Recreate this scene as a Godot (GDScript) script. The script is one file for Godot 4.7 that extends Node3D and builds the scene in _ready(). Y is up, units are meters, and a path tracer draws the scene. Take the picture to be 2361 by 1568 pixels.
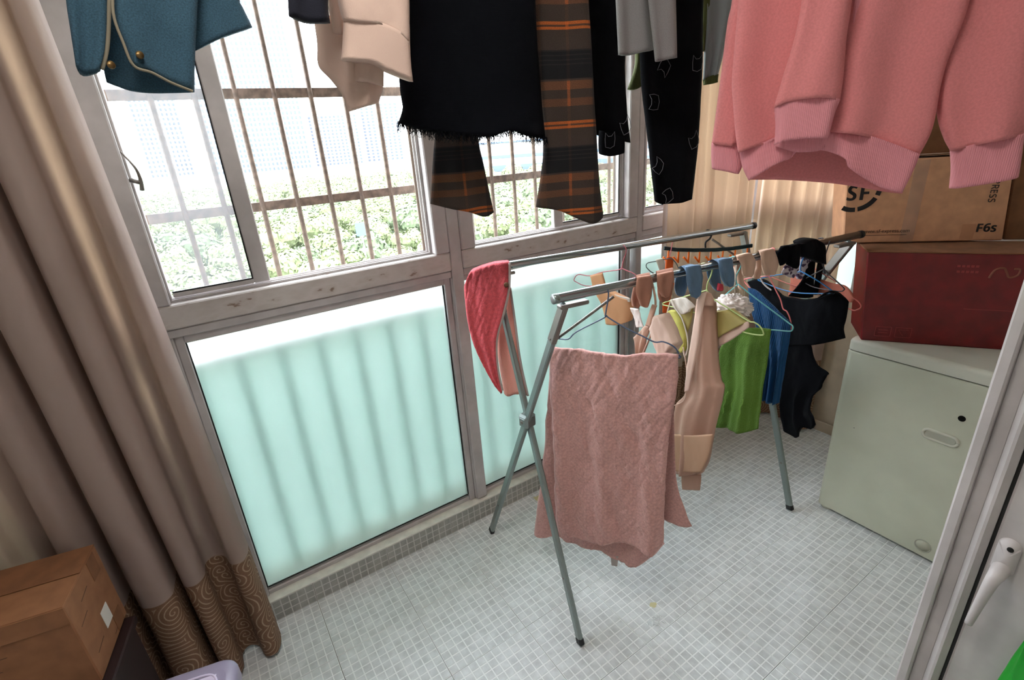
extends Node3D
# A balcony used as a laundry: a wall of windows, a folding rack of washing, clothes on ceiling rails, a washing machine with boxes.
# x runs along the window wall to the right, z points from the windows into the room, floor at y = 0, metres.

var M := {}
var used := {}
var rng := RandomNumberGenerator.new()
var noise := FastNoiseLite.new()
var memo := {}

const CUT := {  # cloth pieces: place, turn, then the top, right, bottom and left edges (x, y in metres)
	"hoodie_sleeve": [Vector3(1.229, 1.519, 1.116), -60, [-0.224, 0.681, -0.15, 0.681], [-0.15, 0.681, -0.15, 0.49, -0.154, 0.379, -0.173, 0.233, -0.182, 0.126, -0.186, 0.091], [-0.244, 0.101, -0.217, 0.096, -0.186, 0.091], [-0.224, 0.681, -0.224, 0.505, -0.225, 0.39, -0.231, 0.342, -0.237, 0.222, -0.244, 0.101]],
	"hoodie_cuff": [Vector3(1.229, 1.519, 1.116), -60, [-0.245, 0.103, -0.217, 0.098, -0.185, 0.093], [-0.185, 0.093, -0.172, 0.052, -0.178, 0.029], [-0.239, 0.043, -0.21, 0.038, -0.178, 0.029], [-0.245, 0.103, -0.243, 0.072, -0.239, 0.043]],
	"hoodie_front": [Vector3(1.198, 1.519, 1.133), -60, [-0.211, 0.682, -0.029, 0.682, 0.178, 0.682], [0.178, 0.682, 0.177, 0.416, 0.18, 0.32, 0.178, 0.287, 0.17, 0.234, 0.167, 0.188, 0.17, 0.107, 0.158, 0.055], [-0.179, 0.079, -0.13, 0.095, -0.097, 0.107, -0.032, 0.114, 0.046, 0.102, 0.091, 0.086, 0.158, 0.055], [-0.211, 0.682, -0.211, 0.493, -0.207, 0.381, -0.206, 0.235, -0.199, 0.182, -0.188, 0.118, -0.179, 0.079]],
	"hoodie_hem": [Vector3(1.198, 1.519, 1.133), -60, [-0.179, 0.083, -0.131, 0.098, -0.098, 0.111, -0.033, 0.118, 0.046, 0.105, 0.091, 0.09, 0.158, 0.059], [0.158, 0.059, 0.152, 0.022, 0.143, -0.017], [-0.152, 0.017, -0.101, 0.05, -0.073, 0.061, -0.06, 0.076, -0.031, 0.078, -0.001, 0.072, 0.03, 0.056, 0.042, 0.036, 0.098, -0.002, 0.143, -0.017], [-0.179, 0.083, -0.168, 0.047, -0.152, 0.017]],
	"hoodie_back": [Vector3(1.25, 1.519, 1.103), -60, [-0.205, 0.682, -0.058, 0.682, 0.143, 0.682], [0.143, 0.682, 0.141, 0.405, 0.158, 0.184, 0.152, -0.024], [-0.153, 0.013, -0.087, 0.012, 0.003, 0.002, 0.054, -0.006, 0.113, -0.018, 0.152, -0.024], [-0.205, 0.682, -0.206, 0.47, -0.171, 0.125, -0.153, 0.013]],
	"hoodie_sleeve2": [Vector3(1.155, 1.519, 1.158), -60, [-0.093, 0.682, -0.014, 0.681], [-0.014, 0.681, -0.015, 0.442, -0.006, 0.341, -0.005, 0.282, 0, 0.219, 0.001, 0.169], [-0.117, 0.165, -0.095, 0.174, -0.075, 0.177, -0.032, 0.177, 0.001, 0.169], [-0.093, 0.682, -0.094, 0.458, -0.09, 0.354, -0.095, 0.287, -0.107, 0.224, -0.117, 0.165]],
	"hoodie_cuff2": [Vector3(1.155, 1.519, 1.158), -60, [-0.117, 0.169, -0.096, 0.178, -0.075, 0.181, -0.033, 0.18, 0.001, 0.172], [0.001, 0.172, -0.005, 0.147, -0.008, 0.118, -0.01, 0.101], [-0.108, 0.093, -0.087, 0.1, -0.052, 0.103, -0.01, 0.101], [-0.117, 0.169, -0.11, 0.131, -0.108, 0.093]],
	"hoodie_cuff2_back": [Vector3(1.188, 1.519, 1.139), -60, [-0.11, 0.148, -0.054, 0.152, -0.002, 0.147], [-0.002, 0.147, -0.004, 0.115, -0.007, 0.093], [-0.107, 0.089, -0.081, 0.08, -0.06, 0.074, -0.019, 0.076, -0.007, 0.093], [-0.11, 0.148, -0.108, 0.122, -0.107, 0.089]],
	"hoodie_pocket": [Vector3(1.176, 1.519, 1.146), -60, [-0.009, 0.387, 0.022, 0.382], [0.022, 0.382, 0.028, 0.297, 0.033, 0.196], [0.012, 0.203, 0.033, 0.196], [-0.009, 0.387, 0.001, 0.301, 0.012, 0.203]],
	"hoodie2_sleeve": [Vector3(1.358, 1.616, 1.339), -66, [-0.084, 0.584, 0.053, 0.585], [0.053, 0.585, 0.051, 0.301, 0.064, 0.205, 0.075, 0.069, 0.06, -0.012], [-0.045, -0.037, -0.012, -0.027, 0.024, -0.019, 0.06, -0.012], [-0.084, 0.584, -0.085, 0.331, -0.085, 0.232, -0.093, 0.173, -0.099, 0.133, -0.083, 0.043, -0.064, -0.006, -0.045, -0.037]],
	"hoodie2_cuff": [Vector3(1.358, 1.616, 1.339), -66, [-0.046, -0.034, -0.012, -0.024, 0.024, -0.016, 0.06, -0.009], [0.06, -0.009, 0.065, -0.051, 0.069, -0.089], [-0.032, -0.11, 0.021, -0.1, 0.069, -0.089], [-0.046, -0.034, -0.037, -0.072, -0.032, -0.11]],
	"coat_panel": [Vector3(1.586, 1.791, 0.55), -40, [-0.067, 0.41, 0.034, 0.409], [0.034, 0.409, 0.034, 0.361, 0.036, 0.227, 0.029, 0.158, 0.02, 0.086, 0.008, 0.021], [-0.043, 0.008, -0.015, 0.018, 0.008, 0.021], [-0.067, 0.41, -0.067, 0.371, -0.056, 0.236, -0.047, 0.116, -0.043, 0.008]],
	"coat_trim": [Vector3(1.584, 1.791, 0.553), -40, [-0.044, 0.011, -0.016, 0.02, 0.007, 0.023], [0.007, 0.023, 0.006, 0.012, 0.006, -0.001], [-0.04, -0.006, -0.014, -0.004, 0.006, -0.001], [-0.044, 0.011, -0.042, 0.003, -0.04, -0.006]],
	"coat_lining": [Vector3(1.582, 1.791, 0.555), -40, [-0.074, 0.41, -0.044, 0.409], [-0.044, 0.409, -0.044, 0.367, -0.036, 0.233, -0.041, 0.163, -0.044, 0.093], [-0.051, 0.091, -0.044, 0.093], [-0.074, 0.41, -0.074, 0.37, -0.062, 0.235, -0.051, 0.091]],
	"pyjama_leg": [Vector3(1.39, 1.431, 0.56), -30, [-0.131, 0.768, -0.037, 0.768, 0.057, 0.769], [0.057, 0.769, 0.057, 0.697, 0.064, 0.571, 0.075, 0.41, 0.079, 0.19, 0.071, 0.003], [-0.064, 0.009, -0.038, -0.004, 0.015, -0.003, 0.071, 0.003], [-0.131, 0.768, -0.131, 0.707, -0.132, 0.516, -0.125, 0.447, -0.118, 0.354, -0.094, 0.201, -0.064, 0.009]],
	"grey_sleeve": [Vector3(1.132, 1.838, 0.68), -30, [-0.102, 0.362, -0.008, 0.362], [-0.008, 0.362, -0.009, 0.233, -0.005, 0.125, 0.01, 0.015], [-0.087, 0.007, -0.046, 0.008, 0.01, 0.015], [-0.102, 0.362, -0.103, 0.238, -0.095, 0.13, -0.087, 0.007]],
	"grey_sleeve2": [Vector3(1.115, 1.838, 0.71), -30, [-0.04, 0.362, 0.042, 0.363], [0.042, 0.363, 0.042, 0.221, 0.049, 0.115, 0.06, -0.011], [0, -0.017, 0.029, -0.014, 0.06, -0.011], [-0.04, 0.362, -0.04, 0.225, -0.023, 0.119, 0, -0.017]],
	"olive_cuff": [Vector3(1.344, 1.794, 0.42), -25, [-0.014, 0.172, 0.036, 0.17], [0.036, 0.17, 0.021, 0.086, 0.025, 0.001], [-0.023, -0.006, 0.002, -0.009, 0.025, 0.001], [-0.014, 0.172, 0.004, 0.075, -0.023, -0.006]],
	"black_top_body": [Vector3(1.187, 1.616, 0.5), -25, [-0.115, 0.583, -0.005, 0.584, 0.082, 0.584], [0.082, 0.584, 0.081, 0.509, 0.03, 0.282, 0.036, 0.109, 0.05, 0.01], [-0.075, 0.044, -0.007, 0.026, 0.05, 0.01], [-0.115, 0.583, -0.115, 0.514, -0.103, 0.394, -0.095, 0.232, -0.075, 0.044]],
	"black_top_cuff": [Vector3(1.176, 1.616, 0.523), -25, [-0.062, 0.053, 0.018, 0.026], [0.018, 0.026, 0.019, 0.005, 0.019, -0.016], [-0.062, -0.013, -0.028, -0.023, 0.019, -0.016], [-0.062, 0.053, -0.064, 0.017, -0.062, -0.013]],
	"plaid_sleeve": [Vector3(0.925, 1.469, 0.58), -20, [-0.083, 0.731, 0.063, 0.73], [0.063, 0.73, 0.062, 0.608, 0.066, 0.502, 0.073, 0.4, 0.084, 0.215, 0.094, 0.074, 0.107, -0.03], [-0.097, 0.013, -0.025, -0.005, 0.061, -0.046, 0.107, -0.03], [-0.083, 0.731, -0.083, 0.608, -0.085, 0.504, -0.081, 0.394, -0.078, 0.314, -0.069, 0.225, -0.07, 0.155, -0.079, 0.097, -0.097, 0.013]],
	"plaid_tail": [Vector3(0.677, 1.489, 0.42), -15, [-0.037, 0.311, 0.062, 0.307], [0.062, 0.307, 0.061, 0.183, 0.071, 0.106, 0.088, -0.021], [-0.091, 0.02, -0.042, 0.004, 0.007, -0.009, 0.059, -0.031, 0.088, -0.021], [-0.037, 0.311, -0.058, 0.196, -0.068, 0.148, -0.091, 0.02]],
	"skirt": [Vector3(0.642, 1.679, 0.55), -15, [-0.135, 0.521, 0.019, 0.521, 0.192, 0.521], [0.192, 0.521, 0.192, 0.382, 0.19, 0.281, 0.194, 0.146, 0.199, 0.049, 0.204, -0.023], [-0.167, 0.035, -0.125, 0.021, -0.079, 0.01, 0.008, -0.003, 0.055, -0.007, 0.109, 0.003, 0.146, -0.01, 0.204, -0.023], [-0.135, 0.521, -0.135, 0.373, -0.141, 0.28, -0.147, 0.18, -0.152, 0.12, -0.153, 0.085, -0.153, 0.065, -0.167, 0.035]],
	"beige_leg": [Vector3(0.369, 1.794, 0.62), -10, [-0.011, 0.405, 0.062, 0.405, 0.135, 0.405], [0.135, 0.405, 0.135, 0.221, 0.12, 0.135, 0.11, 0.056], [-0.014, 0.097, 0.016, 0.092, 0.05, 0.09, 0.078, 0.081, 0.091, 0.073, 0.11, 0.056], [-0.011, 0.405, -0.011, 0.213, -0.018, 0.132, -0.014, 0.097]],
	"beige_cuff": [Vector3(0.369, 1.794, 0.62), -10, [-0.013, 0.1, 0.017, 0.095, 0.051, 0.093, 0.078, 0.084, 0.092, 0.076, 0.11, 0.059], [0.11, 0.059, 0.107, 0.022, 0.107, -0.009], [-0.031, 0.032, -0.006, 0.03, 0.032, 0.025, 0.053, 0.013, 0.107, -0.009], [-0.013, 0.1, -0.024, 0.053, -0.031, 0.032]],
	"beige_leg2": [Vector3(0.38, 1.794, 0.561), -10, [-0.062, 0.115, 0.015, 0.116], [0.015, 0.116, 0.046, 0.039, 0.057, -0.006, 0.041, -0.04], [-0.026, -0.055, 0.008, -0.048, 0.041, -0.04], [-0.062, 0.115, -0.065, 0.068, -0.07, 0.03, -0.05, 0.003, -0.033, -0.025, -0.026, -0.055]],
	"beige_cuff2": [Vector3(0.374, 1.794, 0.595), -10, [0, 0.049, 0.058, 0.041], [0.058, 0.041, 0.054, 0.01, 0.05, -0.013], [-0.007, -0.002, 0.02, -0.005, 0.05, -0.013], [0, 0.049, -0.003, 0.026, -0.007, -0.002]],
	"beige_flap": [Vector3(0.375, 1.794, 0.59), -10, [-0.021, 0.405, 0.011, 0.405], [0.011, 0.405, 0.011, 0.223, -0.009, 0.117, -0.015, 0.08], [-0.034, 0.083, -0.015, 0.08], [-0.021, 0.405, -0.021, 0.221, -0.031, 0.138, -0.034, 0.083]],
	"navy_hem": [Vector3(0.283, 1.886, 0.66), -5, [-0.018, 0.315, 0.06, 0.314], [0.06, 0.314, 0.06, 0.106, 0.037, 0.028, 0.034, -0.008], [-0.036, -0.001, -0.012, -0.006, 0.01, -0.009, 0.034, -0.008], [-0.018, 0.315, -0.018, 0.1, -0.032, 0.025, -0.036, -0.001]],
	"shorts_leg": [Vector3(0.039, 1.826, 0.52), 6, [-0.09, 0.146, -0.026, 0.154], [-0.026, 0.154, -0.046, 0.097, -0.069, 0.028, -0.09, -0.011], [-0.121, -0.004, -0.117, -0.015, -0.101, -0.015, -0.09, -0.011], [-0.09, 0.146, -0.104, 0.092, -0.112, 0.048, -0.121, -0.004]],
	"shorts_back": [Vector3(0.035, 1.826, 0.48), 6, [-0.025, 0.164, 0.04, 0.172, 0.116, 0.181], [0.116, 0.181, 0.097, 0.118, 0.07, 0.032, 0.05, -0.039], [-0.084, -0.023, -0.067, -0.03, -0.046, -0.037, -0.013, -0.04, 0.05, -0.039], [-0.025, 0.164, -0.043, 0.106, -0.062, 0.046, -0.08, 0.005, -0.084, -0.023]],
	"shorts_front": [Vector3(0.042, 1.826, 0.55), 6, [-0.026, 0.146, 0.028, 0.153, 0.102, 0.162], [0.102, 0.162, 0.083, 0.102, 0.057, 0.021, 0.037, -0.046], [-0.043, -0.005, -0.019, -0.015, 0.006, -0.03, 0.037, -0.046], [-0.026, 0.146, -0.048, 0.072, -0.048, 0.028, -0.043, -0.005]],
	"shorts_leg2": [Vector3(0.038, 1.826, 0.515), 6, [0.104, 0.171, 0.182, 0.18], [0.182, 0.18, 0.164, 0.116, 0.167, 0.104, 0.176, 0.072], [0.062, 0.026, 0.106, 0.047, 0.14, 0.06, 0.176, 0.072], [0.104, 0.171, 0.089, 0.11, 0.075, 0.068, 0.062, 0.026]],
	"towel_front": [Vector3(0.961, 1.24, 0.678), -66, [-0.167, -0.207, -0.066, -0.201, 0.06, -0.198, 0.131, -0.18, 0.229, -0.164], [0.229, -0.164, 0.231, -0.279, 0.218, -0.411, 0.214, -0.61, 0.216, -0.856], [-0.169, -0.964, -0.123, -0.974, -0.066, -0.97, 0.065, -0.918, 0.121, -0.905, 0.183, -0.902, 0.216, -0.856], [-0.167, -0.207, -0.176, -0.291, -0.172, -0.617, -0.175, -0.857, -0.169, -0.964]],
	"towel_back": [Vector3(0.999, 1.24, 0.661), -66, [-0.193, -0.244, -0.006, -0.232, 0.186, -0.197], [0.186, -0.197, 0.19, -0.528, 0.18, -0.844, 0.161, -0.978], [-0.3, -1.069, -0.235, -1.058, -0.067, -1.029, 0.02, -1.038, 0.109, -1.027, 0.161, -0.978], [-0.193, -0.244, -0.216, -0.462, -0.251, -0.738, -0.288, -0.973, -0.3, -1.069]],
	"towel_flap": [Vector3(1.022, 1.24, 0.651), -66, [0.168, -0.379, 0.208, -0.369], [0.208, -0.369, 0.229, -0.62, 0.269, -0.754, 0.29, -0.798], [0.187, -0.801, 0.218, -0.808, 0.265, -0.811, 0.29, -0.798], [0.168, -0.379, 0.178, -0.608, 0.187, -0.801]],
	"towel_tag": [Vector3(0.999, 1.24, 0.661), -66, [0.02, -1.029, 0.05, -1.019], [0.05, -1.019, 0.048, -1.048, 0.046, -1.069], [0.023, -1.076, 0.046, -1.069], [0.02, -1.029, 0.021, -1.055, 0.023, -1.076]],
	"cap_outer": [Vector3(0.853, 1.24, 0.23), -35, [-0.094, -0.055, -0.086, -0.028, -0.064, 0.003, -0.009, 0.019, 0.052, 0.026, 0.071, 0.023], [0.071, 0.023, 0.064, -0.057, 0.043, -0.132, 0.013, -0.215, 0.011, -0.307, 0.024, -0.38], [0.017, -0.375, 0.024, -0.38], [-0.094, -0.055, -0.086, -0.155, -0.077, -0.202, -0.044, -0.284, -0.003, -0.356, 0.017, -0.375]],
	"cap_lining": [Vector3(0.893, 1.24, 0.173), -35, [0.013, -0.168, 0.065, -0.06], [0.065, -0.06, 0.074, -0.195, 0.086, -0.336, 0.108, -0.463], [0.02, -0.449, 0.039, -0.457, 0.069, -0.454, 0.089, -0.448, 0.108, -0.463], [0.013, -0.168, 0.005, -0.308, 0.02, -0.449]],
	"peach_strap": [Vector3(1.41, 1.24, 0.301), -80, [-0.152, -0.137, -0.086, -0.114], [-0.086, -0.114, -0.072, -0.154, -0.065, -0.179], [-0.138, -0.187, -0.065, -0.179], [-0.152, -0.137, -0.145, -0.159, -0.138, -0.187]],
	"peach_cup": [Vector3(1.396, 1.24, 0.303), -80, [-0.127, -0.179, -0.055, -0.174, 0.004, -0.192, 0.062, -0.201], [0.062, -0.201, 0.076, -0.237, 0.07, -0.286], [-0.054, -0.327, 0.009, -0.315, 0.07, -0.286], [-0.127, -0.179, -0.079, -0.244, -0.054, -0.327]],
	"peach_band": [Vector3(1.386, 1.24, 0.305), -80, [-0.031, -0.187, 0.024, -0.191, 0.068, -0.192], [0.068, -0.192, 0.07, -0.203, 0.067, -0.207], [-0.028, -0.195, 0.018, -0.206, 0.067, -0.207], [-0.031, -0.187, -0.03, -0.191, -0.028, -0.195]],
	"sock_a_back": [Vector3(1.132, 1.24, 0.666), -8, [-0.016, -0.001, 0.033, 0], [0.033, 0, 0.023, -0.049, 0.011, -0.105], [-0.04, -0.079, -0.016, -0.094, 0.011, -0.105], [-0.016, -0.001, -0.029, -0.044, -0.04, -0.079]],
	"sock_a": [Vector3(1.124, 1.24, 0.719), -8, [-0.056, 0.022, -0.004, 0.019], [-0.004, 0.019, 0.006, -0.028, 0.003, -0.072], [-0.045, -0.073, -0.022, -0.085, 0.003, -0.072], [-0.056, 0.022, -0.058, -0.021, -0.045, -0.073]],
	"sock_b_back": [Vector3(1.132, 1.24, 0.666), -8, [0.062, -0.007, 0.128, -0.005], [0.128, -0.005, 0.137, -0.055, 0.139, -0.08], [0.07, -0.102, 0.11, -0.102, 0.139, -0.08], [0.062, -0.007, 0.071, -0.057, 0.07, -0.102]],
	"sock_b": [Vector3(1.124, 1.24, 0.719), -8, [0.019, 0.018, 0.082, 0.018], [0.082, 0.018, 0.085, -0.014, 0.079, -0.046], [0.038, -0.06, 0.054, -0.074, 0.079, -0.046], [0.019, 0.018, 0.023, -0.022, 0.038, -0.06]],
	"sock_c_back": [Vector3(1.318, 1.24, 0.695), -8, [-0.04, -0.001, -0.011, 0.005], [-0.011, 0.005, 0.001, -0.051, 0.005, -0.092], [-0.054, -0.083, -0.028, -0.089, 0.005, -0.092], [-0.04, -0.001, -0.05, -0.042, -0.054, -0.083]],
	"sock_c": [Vector3(1.311, 1.24, 0.746), -8, [-0.061, 0.022, -0.032, 0.023, -0.003, 0.021], [-0.003, 0.021, 0.013, -0.016, 0.021, -0.062], [-0.031, -0.088, -0.02, -0.102, -0.011, -0.102, 0.005, -0.093, 0.021, -0.062], [-0.061, 0.022, -0.052, -0.02, -0.031, -0.088]],
	"sock_d_back": [Vector3(1.318, 1.24, 0.695), -8, [0.09, 0.007, 0.131, 0.007], [0.131, 0.007, 0.148, -0.057, 0.163, -0.1], [0.128, -0.106, 0.144, -0.107, 0.163, -0.1], [0.09, 0.007, 0.08, -0.025, 0.098, -0.068, 0.128, -0.106]],
	"sock_d": [Vector3(1.311, 1.24, 0.746), -8, [0.075, 0.023, 0.103, 0.024, 0.129, 0.022], [0.129, 0.022, 0.147, -0.022, 0.16, -0.053], [0.112, -0.075, 0.133, -0.092, 0.148, -0.086, 0.16, -0.053], [0.075, 0.023, 0.09, -0.036, 0.112, -0.075]],
	"sock_d_heel": [Vector3(1.315, 1.24, 0.715), -8, [0.119, -0.067, 0.136, -0.073], [0.136, -0.073, 0.141, -0.084, 0.141, -0.091], [0.117, -0.092, 0.132, -0.096, 0.141, -0.091], [0.119, -0.067, 0.116, -0.081, 0.117, -0.092]],
	"sock_e_back": [Vector3(1.572, 1.24, 0.731), -8, [-0.052, -0.019, -0.018, -0.019], [-0.018, -0.019, -0.002, -0.085, 0.016, -0.094], [-0.016, -0.129, 0.012, -0.132, 0.016, -0.094], [-0.052, -0.019, -0.04, -0.053, -0.016, -0.129]],
	"sock_e": [Vector3(1.565, 1.24, 0.783), -8, [-0.102, 0.022, -0.07, 0.026, -0.041, 0.025], [-0.041, 0.025, -0.017, -0.008, -0.005, -0.061], [-0.083, -0.046, -0.041, -0.058, -0.005, -0.061], [-0.102, 0.022, -0.08, -0.012, -0.083, -0.046]],
	"sock_f_back": [Vector3(1.572, 1.24, 0.731), -8, [0.051, -0.023, 0.079, -0.023], [0.079, -0.023, 0.082, -0.056, 0.087, -0.093], [0.032, -0.084, 0.058, -0.093, 0.087, -0.093], [0.051, -0.023, 0.055, -0.051, 0.032, -0.084]],
	"sock_f": [Vector3(1.565, 1.24, 0.783), -8, [0.002, 0.023, 0.036, 0.024, 0.063, 0.024], [0.063, 0.024, 0.094, -0.023, 0.109, -0.063], [0.02, -0.066, 0.066, -0.072, 0.109, -0.063], [0.002, 0.023, 0.017, -0.023, 0.02, -0.066]],
	"panty_left": [Vector3(1.807, 1.24, 0.816), -8, [-0.141, 0.025, -0.097, 0.024], [-0.097, 0.024, -0.097, 0, -0.097, -0.015], [-0.133, -0.043, -0.116, -0.035, -0.097, -0.015], [-0.141, 0.025, -0.154, -0.002, -0.133, -0.043]],
	"panty_mid": [Vector3(1.806, 1.24, 0.824), -8, [-0.115, 0.026, -0.063, 0.025], [-0.063, 0.025, -0.053, -0.016, -0.051, -0.041], [-0.112, -0.037, -0.088, -0.052, -0.066, -0.061, -0.051, -0.041], [-0.115, 0.026, -0.11, -0.007, -0.112, -0.037]],
	"panty_right": [Vector3(1.806, 1.24, 0.82), -8, [-0.068, 0.026, -0.027, 0.034, 0.016, 0.031], [0.016, 0.031, 0.051, 0.011, 0.073, -0.017, 0.092, -0.073], [-0.033, -0.025, 0.023, -0.045, 0.092, -0.073], [-0.068, 0.026, -0.055, 0.002, -0.033, -0.025]],
	"panty_frill": [Vector3(1.807, 1.24, 0.814), -8, [-0.097, -0.041, -0.053, -0.064, -0.033, -0.046], [-0.033, -0.046, -0.031, -0.071, -0.047, -0.103], [-0.122, -0.069, -0.083, -0.09, -0.047, -0.103], [-0.097, -0.041, -0.109, -0.058, -0.122, -0.069]],
	"panty_frill2": [Vector3(1.813, 1.24, 0.774), -8, [0.028, -0.041, 0.064, -0.055, 0.091, -0.054], [0.091, -0.054, 0.083, -0.063, 0.062, -0.083], [0.022, -0.111, 0.038, -0.129, 0.062, -0.083], [0.028, -0.041, 0.03, -0.072, 0.022, -0.111]],
	"black_halter": [Vector3(1.817, 1.24, 0.744), -8, [0.104, -0.071, 0.156, -0.089], [0.156, -0.089, 0.168, -0.161, 0.178, -0.231], [0.034, -0.201, 0.116, -0.224, 0.178, -0.231], [0.104, -0.071, 0.104, -0.146, 0.034, -0.201]],
	"black_strap": [Vector3(1.816, 1.24, 0.749), -8, [0.164, -0.089, 0.199, -0.105], [0.199, -0.105, 0.204, -0.166, 0.194, -0.224], [0.173, -0.221, 0.194, -0.224], [0.164, -0.089, 0.17, -0.16, 0.173, -0.221]],
	"nude_panel": [Vector3(1.147, 1.24, 0.698), -98, [-0.078, -0.222, -0.042, -0.184, -0.008, -0.151, 0.008, -0.159], [0.008, -0.159, -0.011, -0.208, -0.025, -0.27], [-0.058, -0.282, -0.025, -0.27], [-0.078, -0.222, -0.064, -0.239, -0.058, -0.282]],
	"nude_cup": [Vector3(1.117, 1.24, 0.694), -98, [0.051, -0.143, 0.069, -0.119, 0.084, -0.084, 0.119, -0.099], [0.119, -0.099, 0.144, -0.123, 0.165, -0.145], [0.086, -0.211, 0.126, -0.199, 0.165, -0.145], [0.051, -0.143, 0.062, -0.167, 0.086, -0.211]],
	"nude_strap": [Vector3(1.127, 1.24, 0.696), -98, [0.031, -0.07, 0.054, -0.069], [0.054, -0.069, 0.04, -0.097, 0.027, -0.145], [0.002, -0.146, 0.027, -0.145], [0.031, -0.07, 0.018, -0.103, 0.002, -0.146]],
	"lace_strap": [Vector3(1.167, 1.24, 0.701), -98, [-0.124, -0.131, -0.081, -0.124], [-0.081, -0.124, -0.067, -0.15, -0.049, -0.178], [-0.093, -0.191, -0.049, -0.178], [-0.124, -0.131, -0.107, -0.162, -0.093, -0.191]],
	"bodysuit": [Vector3(1.356, 1.24, 0.729), -98, [-0.012, -0.106, 0.018, -0.105, 0.052, -0.108], [0.052, -0.108, 0.065, -0.193, 0.083, -0.294, 0.105, -0.364, 0.12, -0.384, 0.111, -0.484, 0.099, -0.567, 0.091, -0.68, 0.064, -0.757], [-0.067, -0.838, 0.007, -0.796, 0.064, -0.757], [-0.012, -0.106, -0.017, -0.218, -0.026, -0.385, -0.049, -0.483, -0.091, -0.55, -0.098, -0.676, -0.08, -0.764, -0.067, -0.838]],
	"bodysuit_band": [Vector3(1.331, 1.24, 0.725), -98, [-0.066, -0.651, 0.028, -0.605, 0.119, -0.55], [0.119, -0.55, 0.114, -0.629, 0.089, -0.723], [-0.041, -0.803, 0.027, -0.765, 0.089, -0.723], [-0.066, -0.651, -0.056, -0.731, -0.041, -0.803]],
	"bodysuit_tab": [Vector3(1.356, 1.24, 0.729), -98, [-0.033, -0.818, 0.063, -0.762], [0.063, -0.762, 0.064, -0.796, 0.063, -0.832], [-0.024, -0.888, 0.063, -0.832], [-0.033, -0.818, -0.03, -0.855, -0.024, -0.888]],
	"bodysuit_strap": [Vector3(1.325, 1.24, 0.724), -98, [0.015, -0.082, 0.05, -0.062], [0.05, -0.062, 0.036, -0.15, 0.032, -0.242, 0.008, -0.43], [-0.016, -0.449, 0.008, -0.43], [0.015, -0.082, 0.005, -0.174, -0.008, -0.304, -0.016, -0.449]],
	"bodysuit_clip": [Vector3(1.329, 1.24, 0.725), -98, [0.041, -0.065, 0.064, -0.068], [0.064, -0.068, 0.076, -0.082, 0.077, -0.104], [0.04, -0.111, 0.077, -0.104], [0.041, -0.065, 0.04, -0.091, 0.04, -0.111]],
	"yellow_cup": [Vector3(1.371, 1.24, 0.731), -98, [-0.157, -0.189, -0.132, -0.187], [-0.132, -0.187, -0.097, -0.215, -0.072, -0.259, -0.072, -0.303], [-0.111, -0.305, -0.087, -0.331, -0.072, -0.303], [-0.157, -0.189, -0.175, -0.21, -0.153, -0.254, -0.111, -0.305]],
	"yellow_back": [Vector3(1.386, 1.24, 0.733), -98, [-0.144, -0.196, -0.102, -0.177, -0.063, -0.158], [-0.063, -0.158, -0.068, -0.212, -0.081, -0.26], [-0.113, -0.215, -0.088, -0.257, -0.081, -0.26], [-0.144, -0.196, -0.129, -0.203, -0.113, -0.215]],
	"grey_mesh": [Vector3(1.366, 1.24, 0.73), -98, [-0.152, -0.148, -0.116, -0.132, -0.08, -0.122], [-0.08, -0.122, -0.057, -0.132, -0.039, -0.145], [-0.096, -0.187, -0.074, -0.179, -0.039, -0.145], [-0.152, -0.148, -0.138, -0.169, -0.096, -0.187]],
	"olive_cup": [Vector3(1.396, 1.24, 0.734), -98, [0.01, -0.156, 0.047, -0.143, 0.084, -0.125], [0.084, -0.125, 0.123, -0.136, 0.157, -0.147], [0.04, -0.245, 0.097, -0.196, 0.157, -0.147], [0.01, -0.156, 0.019, -0.201, 0.04, -0.245]],
	"olive_band": [Vector3(1.386, 1.24, 0.733), -98, [0.048, -0.236, 0.105, -0.188, 0.162, -0.141], [0.162, -0.141, 0.167, -0.147, 0.168, -0.159], [0.062, -0.26, 0.109, -0.219, 0.168, -0.159], [0.048, -0.236, 0.053, -0.25, 0.062, -0.26]],
	"green_towel": [Vector3(1.515, 1.24, 0.751), -98, [0, -0.247, 0.077, -0.219, 0.148, -0.201], [0.148, -0.201, 0.148, -0.305, 0.144, -0.446, 0.15, -0.573], [-0.053, -0.672, 0.013, -0.645, 0.047, -0.636, 0.089, -0.622, 0.15, -0.573], [0, -0.247, -0.047, -0.336, -0.044, -0.407, -0.023, -0.491, -0.053, -0.672]],
	"blue_towel": [Vector3(1.648, 1.24, 0.771), -98, [-0.073, -0.138, -0.03, -0.142, 0.037, -0.178, 0.116, -0.222], [0.116, -0.222, 0.117, -0.351, 0.113, -0.451, 0.113, -0.528], [0.042, -0.548, 0.093, -0.541, 0.113, -0.528], [-0.073, -0.138, -0.041, -0.224, 0.015, -0.329, 0.04, -0.44, 0.042, -0.548]],
	"bandeau": [Vector3(1.825, 1.24, 0.796), -98, [-0.227, -0.181, -0.169, -0.156, -0.121, -0.168, -0.069, -0.199, -0.023, -0.198, 0.023, -0.194, 0.079, -0.171, 0.124, -0.137, 0.185, -0.16], [0.185, -0.16, 0.184, -0.206, 0.181, -0.257, 0.192, -0.291], [-0.037, -0.408, -0.005, -0.389, 0.066, -0.359, 0.135, -0.325, 0.192, -0.291], [-0.227, -0.181, -0.152, -0.251, -0.077, -0.328, -0.037, -0.408]],
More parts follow.
